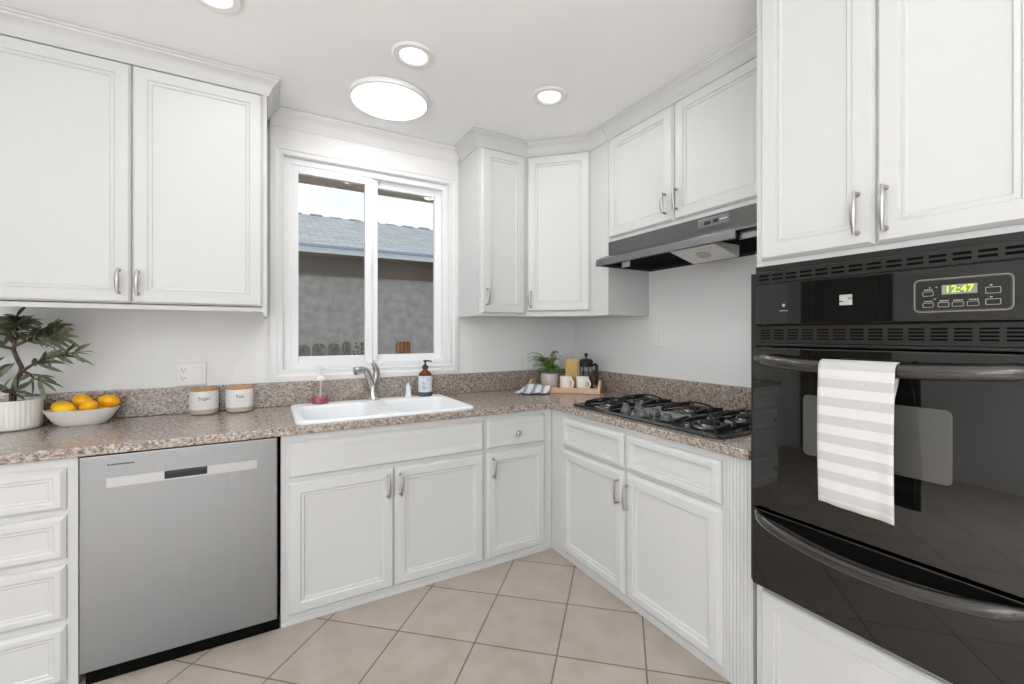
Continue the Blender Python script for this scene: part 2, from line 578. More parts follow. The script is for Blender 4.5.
b.box(-4.0, -2.0, YR - .07, YR - .02, .45, .51).box(-4.0, -2.0, YR - .07, YR - .02, 2.14, 2.2)
struct(b.build('window_2', 'vinyl'))

# window over the sink
b = MB()
def ring(b, x0, x1, z0, z1, t, y0, y1, tz=None):
    tz = tz or t
    b.box(x0, x0 + t, y0, y1, z0, z1).box(x1 - t, x1, y0, y1, z0, z1)
    b.box(x0 + t, x1 - t, y0, y1, z0, z0 + tz).box(x0 + t, x1 - t, y0, y1, z1 - tz, z1)
ring(b, WX0, WX1, WZ0, WZ1, .034, .012, .10)
win = struct(b.build('window_1', 'vinyl', bevel=.003))
MXC = -1.506
b = MB(); ring(b, WX0 + .032, MXC + .006, WZ0 + .032, WZ1 - .032, .042, .018, .05, .045)
sash = b.build('sash', 'vinyl', win, bevel=.003)
b = MB().box(WX0 + .07, MXC - .034, .032, .037, WZ0 + .072, WZ1 - .072)
b.build('pane', 'glass', sash)
b = MB(); ring(b, MXC - .03, WX1 - .032, WZ0 + .032, WZ1 - .032, .044, .056, .088, .045)
b.box(MXC + .004, MXC + .04, .03, .058, WZ0 + .04, WZ1 - .034)
sash2 = b.build('sash', 'vinyl', win, bevel=.003)
MB().box(MXC + .012, WX1 - .072, .068, .073, WZ0 + .072, WZ1 - .072).build('pane', 'glass', sash2)
MB().box(MXC - .012, MXC - .002, .006, .018, 1.55, 1.66, .003).build('latch', 'vinyl', sash)

# casing around it, with a stepped profile, and the header and crown above
prof = [(0, 0), (0, .014), (.012, .018), (.03, .018), (.036, .012), (.052, .012), (.058, .016), (.064, .004)]
def frame_trim(b, x0, x1, z0, z1, prof, y=0):
    loops = []
    for ins, ht in prof:
        loops.append([b.V((x, y - ht, z)) for x, z in ((x0 + ins, z0 + ins), (x1 - ins, z0 + ins), (x1 - ins, z1 - ins), (x0 + ins, z1 - ins))])
    for p, q in zip(loops, loops[1:]):
        for k in range(4):
            b.F([p[k], p[(k + 1) % 4], q[(k + 1) % 4], q[k]])
b = MB(); frame_trim(b, WX0 - .064, WX1 + .064, WZ0 - .058, WZ1 + .064, prof)
b.box(WX0 - .064, WX1 + .064, -.012, -.0005, WZ1 + .062, CEIL - .02)
struct(b.build('trim_1', 'trim', norm=False))
CROWN = [(0, 2.358), (.006, 2.358), (.011, 2.368), (.015, 2.372), (.020, 2.388), (.034, 2.408), (.048, 2.417), (.050, 2.424), (.056, 2.427), (.056, 2.438), (0, 2.438)]
CR_W = [(a * 1.15, z + (2.438 - z) * .0) for a, z in CROWN]
struct(MB().crown([(-2.035, -.012), (-.962, -.012)], [(a * 1.2, z) for a, z in CROWN]).build('trim_2', 'trim'))

# ------------------------------------------------------------------ outside the window
struct(MB().box(-9, 8, .16, 14, -.35, -.25).build('ground', 'ground'))
struct(MB().box(-3.2, .6, .14, .62, 2.275, 2.31).box(-3.2, .6, .60, .64, 2.27, 2.40).build('trim_3', 'soffit'))
h = thing('house', 'grey stucco neighbouring house with pale shingle roof seen through the window', 'house', (-1, 4, -.25))
MB().box(-8, 7, 4, 4.3, -.25, 2.3).build('wall', 'stucco', h)
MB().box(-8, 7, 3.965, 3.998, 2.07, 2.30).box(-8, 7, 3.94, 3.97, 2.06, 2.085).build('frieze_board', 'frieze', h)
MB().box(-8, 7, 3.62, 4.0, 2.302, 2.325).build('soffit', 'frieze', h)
MB().box(-8, 7, 3.585, 3.62, 2.302, 2.364, .004).build('fascia', 'fascia', h)
b = MB().prism([(3.53, 2.366), (3.584, 2.366), (3.584, 2.408), (3.53, 2.408), (3.515, 2.40), (3.52, 2.375)], 'x', -8, 7)
b.build('gutter', 'gutter', h)
# roof slab built flat in its own frame so that the shingle courses follow the slope
rf = MB()
sl = math.atan2(3.37 - 2.41, 6.0 - 3.56); ln = math.hypot(3.37 - 2.41, 6.0 - 3.56)
rf.box(-7, 8, 0, ln, -.03, 0)
for k in range(46):                      # ridge caps
    x = -7 + k * .33
    rf.box(x, x + .2, ln - .09, ln + .02, -.004, .012 + (k % 3) * .006)
ro = rf.build('roof', 'shingle', h, local=True)
ro.location = (0, 3.56 - 4, 2.41 + .25)
ro.rotation_euler = (sl, 0, 0)
fe = thing('fence', 'weathered grey round-topped picket fence below the neighbouring stucco wall', 'fence', (-1.6, 2, -.25))
for k, (px, zt, w) in enumerate(((-2.04, 1.12, .122), (-1.895, 1.125, .122), (-1.752, 1.128, .122), (-1.612, 1.143, .122), (-1.478, 1.145, .116), (-1.363, 1.158, .09))):
    poly = [(px - w / 2, -.25), (px + w / 2, -.25), (px + w / 2, zt - w * .42)]
    poly += [(px + w / 2 * math.cos(a), zt - w * .42 + w * .42 * math.sin(a)) for a in [PI * q / 10 for q in range(1, 10)]]
    poly += [(px - w / 2, zt - w * .42)]
    MB().prism(poly, 'y', 1.99, 2.01).build('picket', 'fence', fe)
for z in (.9, .1):
    MB().box(-2.12, -1.3, 2.012, 2.05, z, z + .08).build('rail', 'fence', fe)
pst = MB().prism([(-.862, -.25), (-.73, -.25), (-.73, 1.145), (-.735, 1.152), (-.855, 1.152), (-.862, 1.13)], 'y', 1.94, 2.05).build('fence_post', 'fencec')
tag(pst, 'warm brown wooden post outside the right window pane', 'post')
MBw = MB()
for k in range(26):
    x = -1.24 + random.uniform(-.07, .07); y = 1.9 + random.uniform(-.05, .05)
    zt = random.uniform(1.02, 1.15)
    MBw.tube([(x * .5 - .62, y, -.25), ((x - 1.24) / 2, y, .6), (x, y, zt)], [.004, .004, .003], 5)
    MBw.lathe([(0, -.016), (.014, -.006), (.017, .004), (0, .016)], (x, y, zt), segs=7)
tag(MBw.build('dry_weed', 'weed'), 'pale dry seed heads poking up between the pickets outside', 'plant')

# ------------------------------------------------------------------ ceiling lamps
def recessed(x, y, label):
    t = thing('recessed_light', label, 'ceiling light', (x, y, CEIL), 0, 'recessed ceiling lights')
    MB().lathe([(.056, -.001), (.056, -.004), (.062, -.010), (.084, -.010), (.091, -.004), (.091, -.001)], (x, y, CEIL), cap0=False, cap1=False, segs=48).build('trim_ring', 'plastic', t)
    MB().lathe([(.0, -.0035), (.0555, -.0035), (.0555, -.0008), (0, -.0008)], (x, y, CEIL), segs=40).build('diffuser', 'glow', t)
    area('downlight', (x, y, CEIL - .012), (0, 0, 0), .11, LAMP_W, (1, .99, .975), shape='DISK')
recessed(-1.503, -.862, 'recessed round ceiling light just above the big disc light')
recessed(-.815, -.885, 'recessed round ceiling light nearest the range hood')
recessed(-2.215, -.845, 'recessed round ceiling light above left upper cabinets, cut by the top edge')
bx, by = -1.508, -.455
t = thing('disc_light', 'large round flush-mounted disc light on ceiling before the window', 'ceiling light', (bx, by, CEIL))
MB().lathe([(.185, 0), (.198, -.004), (.2, -.014), (.196, -.024), (.184, -.027), (.184, -.02)], (bx, by, CEIL), cap0=False, cap1=False, segs=64).build('rim', 'plastic', t)
MB().lathe([(0, -.026), (.14, -.0255), (.184, -.022), (.184, -.004), (0, -.004)], (bx, by, CEIL), segs=64).build('diffuser', 'glow', t)
area('disc_lamp', (bx, by, CEIL - .034), (0, 0, 0), .36, BIG_W, (1, .985, .96), shape='DISK')

# ------------------------------------------------------------------ cabinet fittings
UP = [(0, 0), (0, .006), (.009, .018), (.05, .018), (.053, .0125), (.058, .0145), (.064, .0145), (.068, .009), (.074, .008)]
LOW = [(0, 0), (0, .007), (.010, .017), (.046, .018), (.052, .013), (.06, .014), (.064, .008), (.068, .0075)]
BOLD = [(0, 0), (0, .006), (.008, .017), (.016, .022), (.044, .022), (.048, .014), (.056, .016), (.062, .007), (.066, .007)]
DRW = [(0, 0), (0, .006), (.012, .015), (.028, .015), (.034, .0115), (.040, .012), (.044, .008), (.048, .008)]
DRB = [(0, 0), (0, .010), (.006, .018), (.012, .021), (.028, .021), (.032, .012), (.037, .014), (.042, .006), (.045, .006)]
FLAT = [(0, 0), (0, .007), (.010, .017), (.032, .0165), (.036, .015), (.045, .015)]
X, Y, Z = Vector((1, 0, 0)), Vector((0, 1, 0)), Vector((0, 0, 1))
D45 = Vector((1, -1, 0)).normalized()
N45 = Vector((-1, -1, 0)).normalized()

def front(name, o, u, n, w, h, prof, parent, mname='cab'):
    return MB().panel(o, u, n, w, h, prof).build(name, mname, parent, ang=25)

def pull(parent, c, n, L=.105, style=0):
    """vertical bar pull centred at c on a surface with normal n"""
    c, n = Vector(c), Vector(n)
    s = fr3(n)[0]
    b = MB()
    hl = L / 2
    for sg in (-1, 1):
        b.lathe([(.0075, 0), (.0075, .003), (.0052, .006), (.0046, .024)], c + Z * (sg * (hl - .006)), n, 12)
    k = 13
    pts, rs, fl = [], [], []
    for i in range(k):
        q = -1 + 2 * i / (k - 1)
        pts.append(c + Z * (q * hl) + n * (.022 + .007 * (1 - q * q)))
        rs.append(.0042 + (.0042 if style == 0 else .0012) * (1 - q * q) ** 1.5)
        fl.append(.62 if style == 0 else 1)
    b.tube(pts, rs, 12, flat=fl, up=n)
    return b.build('handle', 'nickel', parent)

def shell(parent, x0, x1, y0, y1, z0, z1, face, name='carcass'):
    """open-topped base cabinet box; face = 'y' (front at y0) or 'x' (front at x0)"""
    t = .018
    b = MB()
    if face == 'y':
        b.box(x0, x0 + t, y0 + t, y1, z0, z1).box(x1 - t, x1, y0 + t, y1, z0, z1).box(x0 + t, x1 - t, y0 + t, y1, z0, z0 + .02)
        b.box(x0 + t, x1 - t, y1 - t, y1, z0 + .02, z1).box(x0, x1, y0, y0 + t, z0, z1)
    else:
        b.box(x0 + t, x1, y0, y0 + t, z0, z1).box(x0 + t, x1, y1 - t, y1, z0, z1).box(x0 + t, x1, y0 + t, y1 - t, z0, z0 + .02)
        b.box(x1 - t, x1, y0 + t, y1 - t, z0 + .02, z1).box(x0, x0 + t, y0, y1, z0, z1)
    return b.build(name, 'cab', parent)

CT0, CT1 = .8065, .841          # worktop
FY = -.633                      # face of the base units (both runs)
BZ = CT0 - .001

# drawer bank on the far left
c = thing('drawer_cabinet', 'white base cabinet with four stacked drawers left of the dishwasher', 'cabinet', (-2.81, -.32, 0))
shell(c, -3.02, -2.618, FY, -.003, 0, BZ, 'y')
for z0, z1 in ((.628, .772), (.459, .607), (.25, .437), (.035, .228)):
    d = front('drawer', (-2.997, FY, z0), X, -Y, .351, z1 - z0, DRW, c)
    MB().lathe([(.005, 0), (.005, .012), (.014, .02), (.015, .026), (.010, .031), (0, .032)], (-2.93, FY - .017, (z0 + z1) / 2), (0, -1, 0), 16).build('knob', 'nickel', d)

# dishwasher
c = thing('dishwasher', 'stainless steel dishwasher with pocket handle under the worktop', 'dishwasher', (-2.311, -.32, 0))
MB().box(-2.611, -2.009, -.60, -.01, .06, .8).build('tub', 'dark', c)
MB().box(-2.6095, -2.0125, -.655, -.601, .052, .803, .003).build('door', 'steel', c)
MB().box(-2.598, -2.004, -.638, -.2, 0, .0515).build('toe_kick', 'kick', c)
MB().box(-2.539, -2.084, -.6565, -.6553, .688, .722).build('inlay_strip', 'steell', c)
b = MB()
b.box(-2.378, -2.248, -.6585, -.656, .693, .722, .001)
b.mi = 1
b.box(-2.374, -2.252, -.6590, -.6575, .713, .7205)
hd = b.build('pocket_handle', ['blackp', 'slot'], c)
b = MB()
xx = -2.537
for k in range(11):
    w = (.006, .004, .005, .006, .003, .006, .005, .006, .006, .004, .006)[k]
    b.box(xx, xx + w, -.6562, -.6551, .766, .7705)
    xx += w + .0016
b.build('lettering', 'blackp', c)

# sink cabinet
c = thing('sink_cabinet', 'white two-door base cabinet below the sink with a false front', 'cabinet', (-1.53, -.32, 0))
shell(c, -1.999, -1.061, FY, -.003, 0, BZ, 'y')
front('false_front', (-1.973, FY, .622), X, -Y, .904, .155, FLAT, c)
d = front('door', (-1.973, FY, .042), X, -Y, .440, .562, LOW, c); pull(d, (-1.561, FY - .018, .522), -Y)
d = front('door', (-1.529, FY, .042), X, -Y, .460, .562, LOW, c); pull(d, (-1.502, FY - .018, .522), -Y)
MB().box(-1.999, -1.061, FY - .006, FY - .0005, 0, .022).build('base_strip', 'cab', c)

# narrow base cabinet by the corner, with the blind corner filler
c = thing('base_cabinet', 'narrow white base cabinet with one knobbed drawer in the inner corner', 'cabinet', (-.85, -.32, 0))
shell(c, -1.059, -.6345, FY, -.003, 0, BZ, 'y')
d = front('drawer', (-1.048, FY, .624), X, -Y, .362, .155, FLAT, c)
MB().lathe([(.0055, 0), (.0055, .010), (.013, .018), (.016, .024), (.013, .029), (.006, .032), (0, .0325)], (-.870, FY - .016, .694), (0, -1, 0), 20).build('knob', 'chrome', d)
d = front('door', (-1.048, FY, .042), X, -Y, .362, .563, LOW, c); pull(d, (-1.015, FY - .018, .524), -Y)
MB().box(-1.059, -.64, FY - .006, FY - .0005, 0, .022).build('base_strip', 'cab', c)

# cooktop cabinet on the right run
c = thing('cooktop_cabinet', 'white base cabinet with two doors and two drawer fronts under the cooktop', 'cabinet', (-.32, -1.2, 0))
shell(c, FY, -.003, -1.74, -.654, 0, BZ, 'x')
MB().box(FY, -.60, -.654, -.6337, 0, BZ).build('corner_filler', 'cab', c)
front('drawer_front', (FY, -.766, .622), -Y, -X, .476, .155, DRB, c)
front('drawer_front', (FY, -1.262, .622), -Y, -X, .478, .155, DRB, c)
d = front('door', (FY, -.762, .044), -Y, -X, .482, .562, BOLD, c); pull(d, (FY - .022, -1.218, .512), -X, .112, 1)
d = front('door', (FY, -1.262, .040), -Y, -X, .482, .566, BOLD, c); pull(d, (FY - .022, -1.277, .504), -X, .112, 1)

# beadboard filler
b = MB()
pts = [(-.60, -1.853), (-.60, -1.7415)]
y = -1.7415
pts.append((FY, y))
g = 0
while y - .0135 > -1.853:
    pts += [(FY, y - .0105), (FY + .003, y - .0115), (FY + .003, y - .0125), (FY, y - .0135)]
    y -= .0135
pts.append((FY, -1.853))
b.prism(pts, 'z', 0, BZ)
tag(b.build('filler_panel', 'cab'), 'narrow white beadboard filler panel between cooktop cabinet and oven', 'panel')

# ------------------------------------------------------------------ worktop
c = thing('countertop', 'brown speckled granite countertop running round the corner under the window', 'countertop', (-1.5, -.33, CT0))
xs = [-3.035, -1.925, -1.125, -.656, -.585, -.115, -.002]
ys = [-1.853, -1.69, -.815, -.656, -.615, -.105, -.002]
def keep(i, j):
    if ys[j] < -.657 and xs[i] < -.657: return False
    if xs[i] == -1.925 and ys[j] in (-.615,): return False           # sink cut-out
    if xs[i] in (-.585,) and ys[j] == -1.69: return False             # cooktop cut-out
    return True
MB().slab(xs, ys, keep, CT0, CT1).build('slab', 'granite', c, bevel=.005)
MB().box(-3.035, -.0225, -.022, -.002, CT1 + .0005, .971).build('backsplash', 'granite', c, bevel=.003)
MB().box(-.022, -.002, -1.853, -.002, CT1 + .0005, .971).build('backsplash', 'granite', c, bevel=.003)

# ------------------------------------------------------------------ sink
c = thing('sink', 'white double-bowl drop-in sink under the window', 'sink', (-1.53, -.36, CT1))
def rrect(x0, x1, y0, y1, r, n=5):
    out = []
    for cx_, cy_, a0 in ((x1 - r, y1 - r, 0), (x0 + r, y1 - r, 90), (x0 + r, y0 + r, 180), (x1 - r, y0 + r, 270)):
        for k in range(n + 1):
            a = R(a0 + 90 * k / n)
            out.append((cx_ + r * math.cos(a), cy_ + r * math.sin(a)))
    return out
SX0, SX1, SY0, SY1 = -1.943, -1.107, -.638, -.072
rim = MB()
def loop(b, pts, z):
    return [b.V((x, y, z)) for x, y in pts]
def bridge(b, A, B):
    n = len(A)
    for k in range(n):
        b.F([A[k], A[(k + 1) % n], B[(k + 1) % n], B[k]])
o1 = loop(rim, rrect(SX0, SX1, SY0, SY1, .04), CT1 + .0008)
o2 = loop(rim, rrect(SX0, SX1, SY0, SY1, .04), CT1 + .009)
o3 = loop(rim, rrect(SX0 + .006, SX1 - .006, SY0 + .006, SY1 - .006, .036), CT1 + .014)
bridge(rim, o1, o2); bridge(rim, o2, o3)
bowls = [(-1.912, -1.565, -.612, -.175), (-1.50, -1.138, -.612, -.175)]
ins = []
for x0, x1, y0, y1 in bowls:
    l0 = loop(rim, rrect(x0, x1, y0, y1, .06), CT1 + .014)
    ins.append((l0, x0, x1, y0, y1))
# deck: fill between outer loop and the bowl loops
edges = []
for lp in [o3] + [q[0] for q in ins]:
    for k in range(len(lp)):
        e = rim.bm.edges.get((lp[k], lp[(k + 1) % len(lp)]))
        if e is None:
            e = rim.bm.edges.new((lp[k], lp[(k + 1) % len(lp)]))
        edges.append(e)
bmesh.ops.triangle_fill(rim.bm, use_beauty=True, edges=edges)
for l0, x0, x1, y0, y1 in ins:
    prev = l0
    for dd, dz, rr in ((.004, .008, .058), (.008, -.004, .056), (.018, -.10, .05), (.03, -.155, .045), (.07, -.172, .04)):
        cur = loop(rim, rrect(x0 + dd, x1 - dd, y0 + dd, y1 - dd, rr), CT1 + dz)
        bridge(rim, prev, cur); prev = cur
    rim.F(prev)
rim.build('basin', 'sinkw', c, ang=19)
for x in (-1.738, -1.319):
    MB().lathe([(.0, .001), (.03, .001), (.042, .004), (.045, .001), (.045, 0)], (x, -.39, CT1 - .172), segs=24).build('drain', 'chrome', c)
RZ = CT1 + .0145

# faucet
c = thing('faucet', 'brushed steel single-lever faucet on the sink back deck', 'faucet', (-1.522, -.115, RZ))
b = MB().lathe([(.036, 0), (.036, .008), (.03, .014), (.026, .02), (.024, .06), (.025, .085), (.022, .095)], (-1.522, -.115, RZ), segs=28)
b.build('base', 'steelf', c)
sp = Vector((-.92, -.40, 0))
p0 = Vector((-1.522, -.115, RZ + .06))
b = MB()
pts = [p0 + Vector((0, 0, 0)), p0 + sp * .012 + Z * .035, p0 + sp * .026 + Z * .07, p0 + sp * .038 + Z * .098, p0 + sp * .054 + Z * .114, p0 + sp * .072 + Z * .116]
b.tube(pts, [.021, .021, .0195, .018, .0175, .0175], 18)
b.build('spout', 'steelf', c)
b = MB()
q = p0 + sp * .066 + Z * .117
b.lathe([(.018, 0), (.0195, .004), (.021, .025), (.0245, .045), (.023, .049), (.015, .05), (0, .048)], q, sp + Vector((0, 0, -.12)), 24)
b.build('spray_head', 'steelf', c)
b = MB()
b.lathe([(.0235, 0), (.0235, .018), (.018, .03), (0, .034)], p0 + Vector((.006, .004, .03)), (0.1, .1, 1), 20)
b.tube([p0 + Vector((.012, .006, .045)), p0 + Vector((.02, .01, .085)), p0 + Vector((.018, .008, .115)), p0 + Vector((.006, 0, .138)), p0 + Vector((-.008, -.008, .15))], [.016, .022, .021, .016, .008], 14, flat=.9)
b.build('lever', 'steelf', c)

# pump bottles and the sprayer
def pump(parent, c, h0, r, m, nd):
    b = MB().lathe([(r * 1.5, 0), (r * 1.5, .014), (r * .8, .022), (r * .45, .028), (r * .45, h0), (r * .9, h0 + .002), (r * .95, h0 + .012), (0, h0 + .014)], c, segs=20)
    nd = Vector(nd)
    cc = Vector(c) + Z * (h0 + .007)
    b.tube([cc, cc + nd * .02, cc + nd * .036 - Z * .002, cc + nd * .04 - Z * .008], [.0055, .005, .0042, .0036], 10)
    return b.build('pump', m, parent)
bx, by = -1.800, -.112
c = thing('soap_bottle', 'clear pump bottle with a little pink soap at the left sink corner', 'soap bottle', (bx, by, RZ))
MB().lathe([(0, .0005), (.038, .0005), (.043, .004), (.043, .02), (.036, .05), (.026, .085), (.021, .11), (.020, .125)], (bx, by, RZ), segs=32, cap1=False).build('bottle', 'clear', c)
MB().lathe([(0, .003), (.0375, .003), (.041, .006), (.0405, .022), (.037, .034), (0, .034)], (bx, by, RZ), segs=32).build('soap', 'pink', c)
MB().tube([(bx, by, RZ + .035), (bx + .003, by, RZ + .125)], .004, 8).build('dip_tube', 'plastic', c)
pump(c, (bx, by, RZ + .126), .066, .0195, 'plastic', (.85, -.5, 0))
bx, by = -1.214, -.112
c = thing('soap_bottle', 'amber glass pump bottle with a white label at the right sink corner', 'soap bottle', (bx, by, RZ))
MB().lathe([(0, .0005), (.036, .0005), (.04, .005), (.04, .125), (.037, .138), (.026, .150), (.016, .157), (.0145, .165)], (bx, by, RZ), segs=36).build('bottle', 'amber', c)
MB().lathe([(.0406, .026), (.0409, .027), (.0409, .122), (.0406, .123)], (bx, by, RZ), segs=36, cap0=False, cap1=False).build('label', 'label', c)
MB().lathe([(.0404, .0), (.0406, .002), (.0406, .0255), (.0404, .0255)], (bx, by, RZ), segs=36, cap0=False, cap1=False).build('base_band', 'ink', c)
vd = (cam.location - Vector((bx, by, 0))); vd.z = 0; vd.normalize()
ud = Vector((-vd.y, vd.x, 0))
b = MB()
for k, (a0, zz, ww) in enumerate(((-.45, .112, .010), (-.45, .088, .006), (-.45, .076, .012), (-.42, .064, .008), (-.45, .052, .014), (-.45, .044, .010), (.25, .108, .004), (.3, .10, .004), (.28, .09, .004))):
    for j in range(4):
        a = a0 + j * ww / .041 / 2
        p = Vector((bx, by, RZ + zz)) + (vd * math.cos(a) + ud * math.sin(a)) * .0412
        b.obox(p, ud * math.cos(a) - vd * math.sin(a), Z, vd, ww * .42, .0035, .0003)
b.build('lettering', 'ink', c)
pump(c, (bx, by, RZ + .166), .04, .0125, 'blackp', (.9, -.42, 0))
bx, by = -1.315, -.105
c = thing('sink_sprayer', 'small white side sprayer with chrome tip standing on the sink deck', 'sprayer', (bx, by, RZ))
MB().lathe([(.022, 0), (.022, .006), (.017, .012), (.0145, .04), (.0165, .062), (.018, .066), (0, .068)], (bx, by, RZ), segs=24).build('body', 'plastic', c)
b = MB().lathe([(.0165, .066), (.0135, .076), (.010, .086), (0, .088)], (bx, by, RZ), segs=20)
b.tube([(bx, by, RZ + .07), (bx - .022, by - .014, RZ + .076)], [.008, .006], 10)
b.build('tip', 'chrome', c)

# ------------------------------------------------------------------ cooktop
CZ = CT1 + .001
c = thing('gas_cooktop', 'black five-burner gas cooktop set in the granite right of the corner', 'cooktop', (-.35, -1.25, CZ))
b = MB()
A = loop(b, rrect(-.612, -.088, -1.712, -.797, .02), CZ)
B = loop(b, rrect(-.612, -.088, -1.712, -.797, .02), CZ + .006)
Cc = loop(b, rrect(-.603, -.097, -1.703, -.806, .016), CZ + .013)
Dd = loop(b, rrect(-.590, -.110, -1.690, -.819, .014), CZ + .0125)
Ee = loop(b, rrect(-.582, -.118, -1.682, -.827, .012), CZ + .008)
b.F(A[::-1]); bridge(b, A, B); bridge(b, B, Cc); bridge(b, Cc, Dd); bridge(b, Dd, Ee); b.F(Ee)
b.build('top_pan', 'black', c)
PZ = CZ + .0085
for k, (x, y, r) in enumerate(((-.462, -.955, .048), (-.225, -.955, .04), (-.225, -1.275, .05), (-.462, -1.56, .048), (-.225, -1.56, .04))):
    bo = MB().lathe([(r * 1.55, 0), (r * 1.5, .003), (r * 1.1, .004), (r, .012), (r * .96, .014), (0, .014)], (x, y, PZ), segs=32).build('burner', 'hood', c)
    MB().lathe([(r * .82, .0142), (r * .86, .018), (r * .8, .023), (r * .3, .025), (0, .0252)], (x, y, PZ), segs=32).build('burner_cap', 'blackm', bo)
    g = MB()
    S = .098
    for sg in (-1, 1):
        # tapered side blades
        yy = y + sg * S
        for sx in (-1, 1):
            g.prism([(x + sx * .016, PZ + .014), (x + sx * (S - .012), PZ + .004), (x + sx * S, PZ + .020), (x + sx * .020, PZ + .030)], 'y', yy - .008, yy + .008)
        g.tube([(x - S, yy, PZ + .010), (x + S, yy, PZ + .010)], .006, 8)
        g.lathe([(.008, -.0), (.006, .012)], (x - S, yy, PZ), segs=10)
        g.lathe([(.008, -.0), (.006, .012)], (x + S, yy, PZ), segs=10)
    # two thin wires arching over the burner and crossing above it
    for sg in (-1, 1):
        pts = []
        for q in range(17):
            a = -1 + q / 8
            e = 1 - abs(a) ** 3
            pts.append((x + a * (S - .012) * .92, y + sg * (S - .004) * a * (.62 + .38 * abs(a)), PZ + .004 + .038 * e + (.004 if sg > 0 else 0)))
        g.tube(pts, .0046, 8)
    g.build('grate', 'blackm', c)
for x, y in ((-.515, -1.12), (-.43, -1.12), (-.545, -1.255), (-.46, -1.255), (-.515, -1.375)):
    b = MB().lathe([(.030, 0), (.030, .003), (.0255, .005), (.025, .014), (.021, .022), (.012, .0265), (0, .0275)], (x, y, PZ), segs=28)
    b.box(x - .005, x + .005, y - .02, y + .02, PZ + .020, PZ + .032, .002)
    b.build('knob', 'knob', c)

# ------------------------------------------------------------------ upper cabinets
UZ = 1.345
UT = 2.33
def box_thing(name, label, cat, loc): return thing(name, label, cat, loc)
c = thing('upper_cabinet', 'white two-door upper cabinet left of the window', 'cabinet', (-2.53, -.165, UZ))
b = MB().box(-3.02, -2.07, -.33, -.003, UZ + .012, CEIL - .003)
b.box(-3.02, -2.05, -.33, -.312, UZ - .008, CEIL - .003).box(-2.07, -2.05, -.312, -.003, UZ - .026, CEIL - .003)
b.prism([(-2.07, UZ - .0075), (-2.05, UZ - .0075), (-2.05, UZ - .03), (-2.053, UZ - .026), (-2.062, UZ - .014)], 'y', -.33, -.312)
b.build('carcass', 'cab', c)
d = front('door', (-3.0, -.33, UZ + .016), X, -Y, .463, .993, UP, c); pull(d, (-2.574, -.348, 1.449), -Y)
d = front('door', (-2.5345, -.33, UZ + .016), X, -Y, .4665, .993, UP, c); pull(d, (-2.514, -.348, 1.447), -Y)
MB().crown([(-3.02, -.33), (-2.05, -.33), (-2.05, -.07)], CROWN).build('crown_molding', 'cab', c)

c = thing('upper_cabinet', 'narrow white upper cabinet with one door just right of the window', 'cabinet', (-.79, -.165, UZ))
MB().box(-.957, -.6215, -.33, -.003, UZ, CEIL - .003).build('carcass', 'cab', c)
d = front('door', (-.940, -.33, UZ + .014), X, -Y, .300, .995, UP, c); pull(d, (-.908, -.348, 1.458), -Y)
MB().crown([(-.957, -.07), (-.957, -.33), (-.6216, -.33)], CROWN, after=(-.3311, -.6205)).build('crown_molding', 'cab', c)

c = thing('corner_cabinet', 'white diagonal upper cabinet with one door in the room corner', 'cabinet', (-.28, -.28, UZ))
poly = [(-.6205, -.003), (-.6205, -.33), (-.33, -.6205), (-.33, -.775), (-.003, -.775), (-.003, -.003)]
MB().prism(poly, 'z', UZ, CEIL - .003).build('carcass', 'cab', c)
d = front('door', Vector((-.6205, -.33, UZ + .03)) + D45 * .006, D45, N45, .397, .978, UP, c)
pull(d, Vector((-.6205, -.33, 1.452)) + D45 * .03 + N45 * .018, N45)
MB().crown([(-.6205, -.3302), (-.33, -.6205), (-.33, -.775)], CROWN, before=(-.957, -.3302)).build('crown_molding', 'cab', c)

c = thing('hood_cabinet', 'short white two-door upper cabinet above the range hood', 'cabinet', (-.165, -1.3, 1.762))
MB().box(-.33, -.003, -1.862, -.777, 1.765, CEIL - .003).build('carcass', 'cab', c)
d = front('door', (-.33, -.797, 1.785), -Y, -X, .464, .570, UP, c); pull(d, (-.348, -1.216, 1.878), -X)
d = front('door', (-.33, -1.271, 1.785), -Y, -X, .464, .570, UP, c); pull(d, (-.348, -1.288, 1.882), -X)
MB().crown([(-.33, -.777), (-.33, -1.862)], CROWN).build('crown_molding', 'cab', c)

# ------------------------------------------------------------------ range hood
HY0, HY1 = -1.80, -.792
c = thing('range_hood', 'dark grey range hood over the cooktop with a sloped lip', 'range hood', (-.2, -1.25, 1.60))
b = MB()
# casing: top, slope and skirt walls, hollow underneath
pr = [(-.004, 1.763), (-.342, 1.763), (-.342, 1.688), (-.405, 1.668), (-.405, 1.655), (-.335, 1.675), (-.335, 1.755), (-.004, 1.755)]
b.prism(pr, 'y', HY0, HY1)
for yy in (HY0, HY1 - .006):
    b.prism([(-.004, 1.754), (-.334, 1.754), (-.334, 1.67), (-.405, 1.655), (-.43, 1.618), (-.004, 1.618)], 'y', yy, yy + .006)
b.box(-.010, -.004, HY0 + .006, HY1 - .006, 1.618, 1.754)
b.build('casing', 'hood', c)
b = MB().prism([(-.404, 1.668), (-.436, 1.652), (-.439, 1.616), (-.434, 1.612), (-.428, 1.618), (-.426, 1.640), (-.404, 1.654)], 'y', -1.655, HY1)
b.prism([(-.404, 1.668), (-.436, 1.652), (-.436, 1.645), (-.404, 1.654)], 'y', HY0, -1.6552)
b.build('lip', 'hoodlip', c, bevel=.002)
b = MB().prism([(-.416, 1.612), (-.408, 1.612), (-.400, 1.656), (-.412, 1.650)], 'y', HY0 + .007, -1.656)
b.build('end_skirt', 'hoodlip', c)
b = MB().box(-.425, -.0105, -1.655, HY1 - .007, 1.634, 1.640).box(-.394, -.0105, HY0 + .007, -1.6552, 1.634, 1.640)
b.build('underside', 'dark', c)
